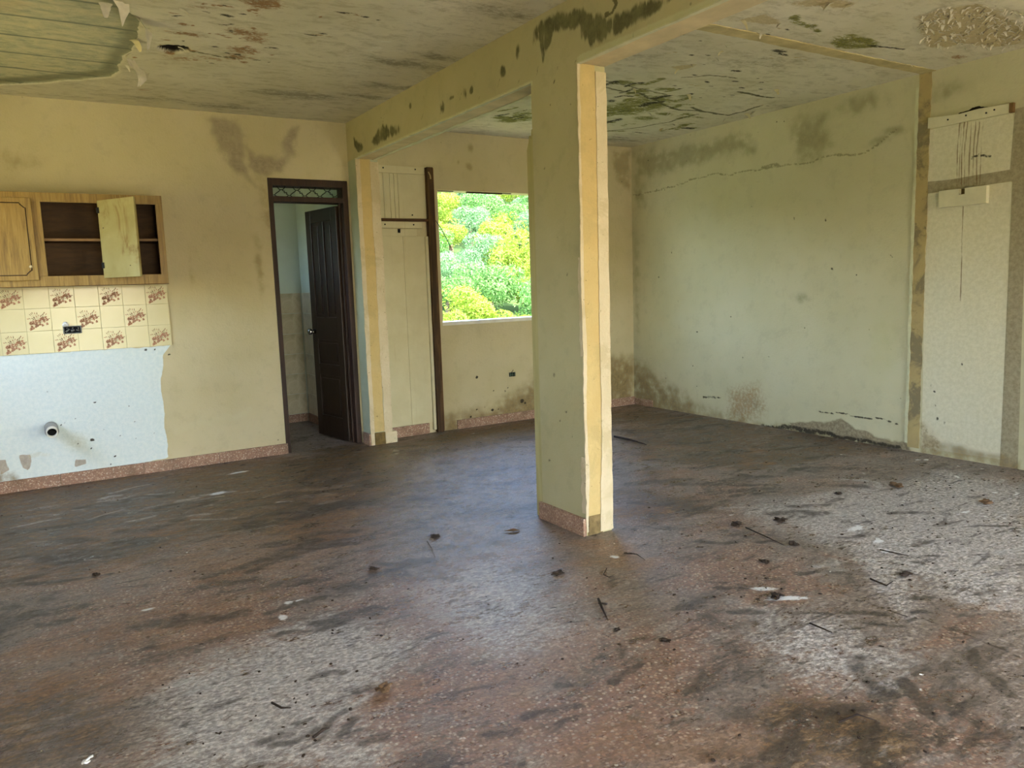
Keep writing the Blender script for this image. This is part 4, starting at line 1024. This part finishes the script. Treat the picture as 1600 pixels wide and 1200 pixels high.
# ---- remains of the closet on the back wall
CWH = NB('white_closet_paint', .7, .3)
_c = CWH.ramp(CWH.noise(4, 5, .6, .4), [(0.3, lin(196, 184, 144)), (0.7, lin(208, 198, 160))])
_c = CWH.mix(CWH.mr(CWH.noise(3, 5, .7, .3, CWH.mapping(CWH.co(), (10, 1, .35))), .6, .72, 0, .25), _c, lin(160, 130, 84))
CWH = CWH.out(_c, None, CWH.bump(CWH.noise(40, 4), .15, .004))
cl = tag(empty('closet_panel', (2.36, 0, 0)), 'cracked white closet back panel on the wall between pilaster and window', 'panel')
def clp(name, b, mat, bev=0):
    o = b.build(name, mat, cl, bevel=bev); o.location = (-2.36, 0, 0); return o
CR_X = [2.362, 2.40, 2.46, 2.5, 2.535, 2.8]
for a, b_ in zip(CR_X[:-1], CR_X[1:]): clp('upper_board', MB().box(a + .0012, b_ - .0012, -.013, -.001, 1.93, 2.31), CWH, .001)
for a, b_ in ((2.362, 2.56), (2.56, 2.775)): clp('lower_board', MB().box(a + .001, b_ - .001, -.013, -.001, .1, 1.775), CWH, .001)
clp('top_batten', MB().box(2.355, 2.79, -.03, -.001, 2.31, 2.372), CWH, .003)
clp('shelf_cleat', MB().box(2.36, 2.74, -.03, -.001, 1.845, 1.9), CWH, .003)
clp('shelf_stub', MB().box(2.355, 2.84, -.045, -.001, 1.905, 1.925), plain('raw_shelf_edge', lin(96, 64, 36), .8, .3, 12, .3, 30), .002)
clp('rod_plate', MB().box(2.362, 2.51, -.022, -.012, 1.775, 1.838).box(2.535, 2.69, -.022, -.012, 1.775, 1.838).box(2.51, 2.535, -.022, -.012, 1.775, 1.805), CWH, .002)
clp('rod_notch', MB().box(2.51, 2.535, -.016, -.0125, 1.806, 1.838), BLACK)
for x, z in [(2.4, 2.35), (2.7, 2.35), (2.39, 1.875), (2.66, 1.875), (2.66, 1.96)]: clp('nail_hole', MB().tube([(x, -.0305 if z > 2.3 or z < 1.9 else -.0135, z), (x, -.033 if z > 2.3 or z < 1.9 else -.016, z)], .007, 8), BLACK)
STUD = NB('weathered_brown_stud', .7, .3)
_g = STUD.noise(3, 6, .7, .6, STUD.mapping(STUD.co(), (12, 12, .6)))
STUD = STUD.out(STUD.ramp(_g, [(0.3, lin(40, 26, 14)), (0.5, lin(66, 46, 24)), (0.75, lin(112, 80, 40))]), None, STUD.bump(_g, .4, .006))
sd = tag(empty('wooden_stud', (2.83, 0, 0)), 'dark brown upright wooden stud left of the window', 'stud')
q = MB().box(-.032, .028, -.06, -.001, .005, 2.372).build('upright', STUD, sd, bevel=.003)
MB().box(.0285, .034, -.055, -.002, .02, 2.365).build('lit_edge_strip', plain('lit_edge_wood', lin(128, 86, 40), .7, .25, 10, .3, 40, stretch=(10, 10, .5)), sd)  # the stud's lit right edge, put in as a paler strip
MB().tube([(-.02, -.064, 2.33), (-.005, -.066, 2.30), (.0, -.063, 2.27)], .006, 6).build('torn_splinter', plain('pale_splinter', lin(196, 172, 120), .8, .2), sd)
tag(MB().box(2.768, 2.794, -.035, -.001, .03, 1.775).build('paint_edge_batten', CWH, bevel=.003), 'thin white batten along the left side of the brown stud', 'batten')
tag(MB().tube([(2.87, -.02, 1.93), (2.92, -.03, 1.86), (2.97, -.04, 1.76), (3.03, -.03, 1.655)], .0035, 6).build('loose_wire', IRON, None, True), 'thin black wire hanging across the window corner', 'wire')

# ---- remains of the closet on the right wall
CWR = plain('white_board_paint', lin(214, 206, 172), .7, .06, 8, .15, 60)
cw = tag(empty('wall_batten', (XR, -3.43, 2.34)), 'white nailed wooden batten high on the right wall with rust streaks below', 'batten')
b = MB(); b.prism([(-3.16, 2.312), (-3.69, 2.312), (-3.69, 2.372), (-3.5, 2.378), (-3.36, 2.368), (-3.16, 2.385)], lambda a, z, d: (XR - d, a, z), .001, .024)
o = b.build('board', CWR, cw, bevel=.003); o.location = (-XR, 3.43, -2.34)
o = MB().box(XR - .03, XR - .001, -3.715, -3.692, 2.312, 2.372).build('raw_end', plain('raw_end_wood', lin(128, 96, 56), .8, .2), cw); o.location = (-XR, 3.43, -2.34)
for y, z in ((-3.30, 2.345), (-3.42, 2.35), (-3.55, 2.34), (-3.6, 2.35)):
    o = MB().tube([(XR - .024, y, z), (XR - .026, y, z)], .006, 8).build('nail_head', IRON, cw); o.location = (-XR, 3.43, -2.34)
rp = tag(empty('rod_bracket_board', (XR, -3.42, 1.81)), 'small white notched board on the right wall below the grey scar', 'board')
b = MB().prism([(-3.265, 1.758), (-3.58, 1.758), (-3.58, 1.872), (-3.44, 1.872), (-3.44, 1.832), (-3.4, 1.832), (-3.4, 1.872), (-3.265, 1.872)], lambda a, z, d: (XR - d, a, z), .001, .038)
o = b.build('board', CWR, rp); o.location = (-XR, 3.42, -1.81)
o = MB().box(XR - .006, XR - .001, -3.44, -3.4, 1.832, 1.872).build('notch_back', plain('notch_wood', lin(120, 100, 66), .8), rp); o.location = (-XR, 3.42, -1.81)
MOLDM = plain('black_mold_crust', lin(40, 30, 18), .95, .3, 30, .6, 60)
tag(wobble_sheet('mold_crust', MOLDM, None, -3.36, -3.56, lambda s: 2.372, lambda s: 2.378 + .018 * math.exp(-((s + 3.47) / .05) ** 2), lambda s, e, d: (XR - d, s, e), .004, 24, .004, 41), 'black mold crust above the white wall batten', 'mold')

# ==================================================================  PAINT FLAKES HANGING FROM THE CEILING
FLK = plain('peeling_paint_film', lin(212, 202, 176), .6, .08, 20, .1)
FLK2 = plain('peeling_paint_film_tan', lin(204, 190, 142), .7, .1, 20, .1)
def flake(c, size, seed, drop=0.6, mat=FLK, parent=ce, name='paint_flake', kind=None, collect=None):
    r = random.Random(seed); ang = r.uniform(0, 6.28); L, Wd = size * r.uniform(.8, 1.3), size * r.uniform(.35, .7)
    nx, ny = 6, 3; v = []; f = []
    for i in range(nx + 1):
        t = i / nx
        th = t * drop * 1.5; x = L * (math.sin(th) / max(.3, drop * 1.5) if drop > .2 else t); z = -L * (1 - math.cos(th)) / max(.3, drop * 1.5)
        w = Wd * (1 - .75 * t ** 1.5) * r.uniform(.8, 1.15)
        for j in range(ny + 1):
            s = j / ny - .5; yv = s * w + r.uniform(-.1, .1) * w * .3
            v.append((c[0] + x * math.cos(ang) - yv * math.sin(ang), c[1] + x * math.sin(ang) + yv * math.cos(ang), H - .004 + z - .15 * abs(s) * w * drop))
    for i in range(nx):
        for j in range(ny): a = i * (ny + 1) + j; f.append((a, a + 1, a + ny + 2, a + ny + 1))
    if collect is not None: collect.add(v, f); return
    o = mesh_obj(name, v, f, mat, parent, True)
    return o
def hang(pts, w, c_dir, seed, mat=FLK):
    """ribbon of paint film hanging along pts"""
    r = random.Random(seed); v = []; f = []; d = Vector(c_dir).normalized(); n = len(pts)
    for k, p in enumerate(pts):
        ww = w[k] if isinstance(w, (list, tuple)) else w
        for j in range(4):
            s = j / 3 - .5; q = Vector(p) + d * (s * ww) + Vector((0, 0, .012 * math.sin(j * 2 + k))) + Vector((r.uniform(-1, 1), r.uniform(-1, 1), 0)) * .004
            v.append(tuple(q))
    for k in range(n - 1):
        for j in range(3): a = 4 * k + j; f.append((a, a + 1, a + 5, a + 4))
    return mesh_obj('paint_flake', v, f, mat, ce, True)
c0 = PC(216, 30); hang([(c0[0], c0[1], H), (c0[0] + .03, c0[1] + .02, H - .03), (c0[0] + .05, c0[1] + .04, H - .05), (c0[0] + .05, c0[1] + .06, H - .09), (c0[0] + .045, c0[1] + .08, H - .12)], [.13, .12, .1, .06, .015], (.4, .9, 0), 1)
c0 = PC(203, 92); hang([(c0[0], c0[1], H), (c0[0] + .02, c0[1], H - .05), (c0[0] + .045, c0[1] - .02, H - .08), (c0[0] + .055, c0[1] - .03, H - .12), (c0[0] + .03, c0[1] - .02, H - .15)], [.05, .05, .06, .05, .01], (1, .3, 0), 2)
c0 = PC(190, 2); hang([(c0[0], c0[1], H), (c0[0] + .01, c0[1] + .02, H - .04), (c0[0] + .0, c0[1] + .05, H - .09)], [.08, .05, .01], (.9, .3, 0), 3)
for k, (u, v, s) in enumerate([(208, 60, .08), (206, 82, .06), (196, 100, .05), (280, 12, .06), (278, 72, .05), (368, 89, .03), (232, 114, .05), (165, 2, .08)]): flake(PC(u, v), s, 100 + k, .9, FLK if k != 0 else FLK2)
for k, (u, v, s) in enumerate([(1212, 138, .07), (1218, 140, .05), (1416, 99, .05), (1076, 146, .06), (1150, 112, .05), (985, 193, .07), (1165, 176, .08), (1180, 173, .06), (1140, 180, .07), (1035, 200, .07), (1045, 201, .05), (1030, 215, .04), (1196, 52, .05), (1190, 50, .05), (1220, 36, .05), (1160, 30, .06), (1265, 48, .06), (1115, 88, .05), (1130, 78, .05), (1078, 100, .05), (1130, 70, .04), (1060, 107, .05), (1010, 175, .07), (1050, 173, .06), (990, 138, .05), (1280, 8, .06), (1300, 4, .06), (1330, 6, .05)]):
    flake(PC(u, v), s, 200 + k, .8, FLK if k % 3 else FLK2)
ff = MB(); rf = random.Random(9)
for k in range(420):
    u = rf.uniform(1438, 1600); v = rf.uniform(8, 74); 
    if (u - 1520) ** 2 / 95 ** 2 + (v - 42) ** 2 / 38 ** 2 > 1: continue
    flake(PC(u, v), rf.uniform(.012, .04), 400 + k, rf.uniform(.4, 1.0), collect=ff)
o = ff.build('curled_paint_patch', FLK, ce); o['kind'] = 'stuff'

# ==================================================================  LITTER ON THE FLOOR
CLOD = plain('dark_earth_clod', lin(66, 52, 40), .95, .3, 40, .6, 80); CLOD2 = plain('brown_earth_clod', lin(122, 94, 66), .95, .3, 40, .6, 80)
TWIG = plain('dark_twig_bark', lin(58, 46, 38), .9, .2, 30, .3, 80); PAINTCHIP = plain('white_paint_chip', lin(222, 220, 210), .7, .1)
LEAFB = plain('dry_brown_leaf', lin(120, 88, 52), .8, .25, 30, .3, 60)
clods = [((584, 891), .026, CLOD, 'black clod of earth in the left middle of the floor'), ((679, 840), .03, CLOD, 'flat dark clod on the shiny floor left of the post'),
         ((872, 898), .028, CLOD, 'round dark clod in front of the post'), ((1240, 852), .028, CLOD, 'dark red clod near the dusty right of the floor'),
         ((1150, 822), .035, CLOD, 'wide dark clod right of the post on the pinkish floor'), ((1220, 815), .035, CLOD, 'flat dark clod beside the pale dust patch'), ((1400, 760), .04, CLOD2, 'big brown clod near the right wall'),
         ((1541, 788), .04, CLOD2, 'brown rounded clod at the right edge of the floor'), ((1195, 880), .025, CLOD, 'dark clod crumb in the right middle of the floor'), ((1310, 772), .022, CLOD, 'small black clod below the right wall'),
         ((1213, 934), .035, CLOD, 'star-shaped dark clod on a white plaster smear'), ((1040, 1003), .02, CLOD, 'small dark clod ahead of the forked twig'), ((965, 985), .014, CLOD, 'tiny black clod under the forked twig'),
         ((150, 900), .022, CLOD, 'lone black clod at the left edge of the floor'), ((1415, 900), .03, CLOD, 'dark clod at the end of the scraped grey track'), ((600, 1080), .035, CLOD2, 'rust-brown clod in the near dust')]
for k, (c, r, mt, lb) in enumerate(clods):
    x, y = PF(*c); o = lump('earth_clod', r * .8, mt, 20 + k, .3, 3, None, .9); o.location = (x, y, .0); o.rotation_euler = (0, 0, k * 1.3); tag(o, lb, 'clod')
twigs = [([(935, 938), (940, 952), (950, 972)], .007, 'thick black forked twig in front of the post'), ([(667, 846), (674, 858), (680, 872)], .003, 'thin dark twig on the shiny floor'),
         ([(948, 889), (943, 900), (952, 903), (962, 899)], .003, 'curled dark twig right of the round clod'), ([(975, 865), (995, 868), (1008, 876)], .003, 'thin brown root near the foot of the post'),
         ([(1165, 825), (1195, 840), (1225, 853)], .004, 'long dark twig across the pinkish floor'), ([(1375, 860), (1400, 867), (1420, 870)], .004, 'dark straw beside the white plaster spots'),
         ([(1360, 906), (1385, 918), (1395, 910)], .005, 'bent black twig on the grey track'), ([(1265, 975), (1285, 985), (1300, 990)], .004, 'short dark twig on the near dust'),
         ([(425, 1100), (440, 1110), (455, 1108)], .005, 'crooked black twig in the near grey dust'), ([(490, 1155), (505, 1145), (515, 1140)], .006, 'dark bark strip in the near grey dust'),
         ([(960, 684), (985, 690), (1010, 697)], .012, 'black cable end lying behind the post'), ([(1310, 1130), (1340, 1120), (1370, 1128)], .004, 'dark twig in the near right mud')]
for k, (pts, r, lb) in enumerate(twigs):
    P = [PF(*q) for q in pts]; b = MB(); b.tube([(x, y, r + .004 * (i % 2)) for i, (x, y) in enumerate(P)], [r * .75] * (len(P) - 1) + [r * .3], 6)
    if k == 0: a = PF(936, 945); e = PF(948, 950); b.tube([(a[0], a[1], r), (e[0], e[1], r + .01)], r * .6, 6)
    cb = 'cable' in lb
    tag(b.build('cable_end' if cb else 'twig', TWIG, None, True), lb, 'cable' if cb else 'twig')
hk = [PF(*q) for q in ((129, 1196), (131, 1192), (137, 1190), (140, 1192), (136, 1195), (131, 1196), (136, 1193), (141, 1188), (146, 1186))]
tag(MB().tube([(x, y, .006 + .004 * (i > 5)) for i, (x, y) in enumerate(hk)], .0035, 8).build('cord_loop', PAINTCHIP, None, True), 'small looped white cord at the bottom left of the floor', 'cord')
x, y = PF(800, 831)
lf = mesh_obj('dry_leaf', [(0, -.05, .004), (.022, -.01, .012), (.0, .05, .006), (-.022, -.01, .014), (0, 0, .003)], [(0, 1, 4), (1, 2, 4), (2, 3, 4), (3, 0, 4)], LEAFB)
lf.location = (x, y, 0); lf.rotation_euler = (0, 0, 1.1); tag(lf, 'dry brown leaf on the shiny floor beside the post', 'leaf')
rl = random.Random(31)
base = [lump('dirt_crumb', 1.0, CLOD, 60 + k, .45, 1) for k in range(3)]
cr_mesh = [b.data for b in base]
for b in base: bpy.data.objects.remove(b)
zones = [(1330, 745, 1600, 840, 70, 'on the pale dust below the right wall'), (1000, 700, 1400, 800, 40, 'on the dark floor right of the post'), (600, 690, 830, 780, 30, 'on the shiny floor left of the post'),
         (1050, 830, 1500, 960, 45, 'in the right middle of the floor'), (250, 1030, 560, 1190, 30, 'in the near grey dust at left'), (450, 850, 1000, 1050, 25, 'on the open floor before the post'),
         (1050, 1000, 1600, 1190, 25, 'on the near floor at right'), (0, 760, 450, 900, 20, 'on the damp floor by the kitchen wall')]
for (u0, v0, u1, v1, n, zn) in zones:
    for k in range(n):
        x, y = PF(rl.uniform(u0, u1), rl.uniform(v0, v1))
        if y > -.05 or x > XR - .05 or (XB - .06 < x < XB2 + .05 and PY1 - .06 < y < PY2 + .1): continue
        o = bpy.data.objects.new('dirt_crumb', rl.choice(cr_mesh)); link(o)
        s = rl.uniform(.003, .008); o.scale = (s, s * rl.uniform(.6, 1.4), s); o.location = (x, y, 0); o.rotation_euler = (0, 0, rl.uniform(0, 6))
        tag(o, 'tiny dark dirt crumb ' + zn, 'dirt crumb', 'dirt crumbs ' + zn)
chipm = mesh_obj('paint_chip', [(-.5, -.3, .08), (.1, -.5, .02), (.6, 0, .12), (.2, .5, .03), (-.4, .3, .1), (0, 0, .02)], [(0, 1, 5), (1, 2, 5), (2, 3, 5), (3, 4, 5), (4, 0, 5)], PAINTCHIP)
chd = chipm.data; bpy.data.objects.remove(chipm)
for (u, v, s) in [(1447, 719, .1), (1498, 729, .05), (1495, 745, .07), (1430, 722, .03), (1535, 733, .05), (1548, 766, .06), (1590, 771, .06), (1540, 808, .05), (1570, 811, .05), (1570, 925, .04), (1440, 1055, .03), (1438, 1078, .02), (1297, 894, .025), (292, 864, .03), (960, 850, .02), (1146, 757, .03), (1412, 784, .04), (1376, 858, .05), (1372, 843, .07), (1497, 747, .05), (1315, 711, .05), (1350, 740, .04)]:
    x, y = PF(u, v)
    o = bpy.data.objects.new('paint_chip', chd); link(o); o.location = (x, y, .001); o.scale = (s * .5, s * .35, .02 + .1 * s); o.rotation_euler = (0, 0, rl.uniform(0, 6))
    tag(o, 'white paint chip fallen on the dirty floor', 'paint chip', 'paint chips on the floor')

# ==================================================================  OUTSIDE
HILLG = plain('hillside_undergrowth', lin(60, 84, 34), .9, .3, 1.5)
GRASS = NB('sunlit_grass', .9, .2)
GRASS = GRASS.out(GRASS.ramp(GRASS.noise(.8, 6, .65), [(0.3, lin(128, 120, 68)), (0.7, lin(164, 154, 98))]))
TERRC = plain('bounce_slab_concrete', lin(196, 188, 168), .85, .1, 1.5)
tag(MB().box(-1.6, 5.6, YF - 4.0, YF - .15, -.25, -.03).build('bounce_slab', TERRC), 'added unseen concrete slab bouncing sunlight into the open bays', kind='structure')  # out of view, added to bounce sunlight into the rooms
# ground with a wooded hill rising behind the house
gx = np.linspace(-90, 110, 101); gy = np.linspace(-70, 110, 91)
def ground_z(x, y):
    t = np.clip((y - 7) / 60, 0, 1)
    hill = 18.0 * t ** 0.9 * (1 + .18 * np.sin(x * .05 + 1)) 
    dip = -3.0 * np.clip((y - 1.8) / 6, 0, 1)
    return -.3 + dip + hill + .0 * x
U_, V__ = np.meshgrid(gx, gy, indexing='ij'); gz = ground_z(U_, V__)
gv = np.stack([U_.ravel(), V__.ravel(), gz.ravel()], 1); ii = np.arange(101 * 91).reshape(101, 91)
gf = np.stack([ii[:-1, :-1], ii[1:, :-1], ii[1:, 1:], ii[:-1, 1:]], -1).reshape(-1, 4).tolist()
hg = mesh_obj('hillside_ground', gv, gf, [GRASS, HILLG], None, True, [1 if gv[f[0]][1] > 1.5 else 0 for f in gf])
tag(hg, 'green hillside ground rising behind the house', kind='structure')

def leaf_mat(name, a, b_):
    b = NB(name, .6, .3)
    n = b.n.new('ShaderNodeObjectInfo')
    col = b.ramp(b.noise(1.4, 4, .6), [(0.3, a), (0.7, b_)])
    m_ = b.out(col)
    tr = b.n.new('ShaderNodeBsdfTranslucent'); b.l.new(col, tr.inputs[0])
    mx = b.n.new('ShaderNodeMixShader'); mx.inputs[0].default_value = .3
    b.l.new(b.b.outputs[0], mx.inputs[1]); b.l.new(tr.outputs[0], mx.inputs[2])
    b.l.new(mx.outputs[0], b.n['Material Output'].inputs[0])
    return m_
LM = [leaf_mat('leaf_yellow_green', lin(98, 122, 26), lin(134, 154, 48)), leaf_mat('leaf_mid_green', lin(66, 106, 42), lin(98, 138, 66)), leaf_mat('leaf_grey_green', lin(74, 110, 64), lin(108, 142, 92))]
BARK = plain('tree_bark', lin(120, 104, 84), .9, .2, 4)
def crown_mesh(seed, mat, n=5200):
    r = np.random.default_rng(seed)
    lobes = np.concatenate([[[0, 0, 0, .8]], np.stack([r.uniform(-.75, .75, 9), r.uniform(-.75, .75, 9), r.uniform(-.35, .6, 9), r.uniform(.3, .5, 9)], 1)])
    k = r.integers(0, len(lobes), n); d = r.normal(size=(n, 3)); d /= np.linalg.norm(d, axis=1)[:, None]
    P = lobes[k, :3] + d * lobes[k, 3:4] * r.uniform(.8, 1.05, n)[:, None]
    P[:, 2] = P[:, 2] * .8 + .55
    nrm = d + .7 * r.normal(size=(n, 3)); nrm /= np.linalg.norm(nrm, axis=1)[:, None]
    t = np.cross(nrm, r.normal(size=(n, 3))); t /= np.linalg.norm(t, axis=1)[:, None]; b_ = np.cross(nrm, t)
    s = r.uniform(.018, .042, n)[:, None]
    V4 = np.stack([P - t * s * 1.5, P - b_ * s * .6 + nrm * s * .2, P + t * s * 1.5, P + b_ * s * .6 + nrm * s * .2], 1).reshape(-1, 3)
    me = bpy.data.meshes.new('foliage'); f = np.arange(4 * n).reshape(-1, 4)
    me.from_pydata(V4.tolist(), [], f.tolist()); me.materials.append(mat); me.update()
    return me
crowns = [[crown_mesh(70 + 10 * m_ + k, LM[m_]) for k in range(2)] for m_ in range(3)]
tk = MB().tube([(0, 0, -1.6), (.05, .02, -.4), (.0, .05, .5)], [.14, .1, .05], 7).build('trunk', BARK); tkm = tk.data; bpy.data.objects.remove(tk)
names = ['yellow-green', 'mid-green', 'grey-green']
rt = random.Random(77)
slope = ['low', 'halfway up', 'high']
def tree(x, y, r, kind):
    z = float(ground_z(np.array(x), np.array(y)))
    t = empty('hillside_tree', (x, y, z + r * .3)); t.scale = (r, r, r * rt.uniform(.85, 1.1)); t.rotation_euler = (0, 0, rt.uniform(0, 6.3))
    f = bpy.data.objects.new('foliage', rt.choice(crowns[kind])); link(f, t)
    g = bpy.data.objects.new('trunk', tkm); link(g, t)
    hs = slope[0 if y < 22 else 1 if y < 42 else 2]
    tag(t, 'sunlit %s leafy tree %s on the hillside outside the window' % (names[kind], hs), 'tree', '%s trees %s on the hillside' % (names[kind], hs))
spots = []
for k in range(6000):
    yv = 9.0 + 61 * rt.random() ** 1.3
    xc = CAM[0] + (yv - CAM[1]) * (3.5 - CAM[0]) / (0 - CAM[1])
    xv = xc + (3.2 + (yv - 9) * .27) * rt.uniform(-1, 1)
    r = rt.uniform(.7, 1.1) * (1 + .014 * yv)
    if all((xv - a) ** 2 + (yv - b_) ** 2 > (.74 * (r + c)) ** 2 for a, b_, c in spots):
        spots.append((xv, yv, r))
def in_view(x, y, r):      # could the window show it to someone standing at or a step beside the camera?
    z = float(ground_z(np.array(x), np.array(y))) + r
    for dx in (-1.3, 0, 1.3):
        for dy in (0, 1.0):
            c = CAM + np.array([dx, dy, 0]); t = (0 - c[1]) / (y - c[1]); m_ = r * 1.6 * t + .12
            xw = c[0] + (x - c[0]) * t; zw = c[2] + (z - c[2]) * t
            if WX1 - m_ < xw < WX2 + m_ and WZ1 - m_ < zw < WZ2 + m_: return True
    return False
for (xv, yv, r) in [q for q in spots if in_view(*q)]: tree(xv, yv, r, rt.choices([0, 1, 2], [.36, .40, .24])[0])
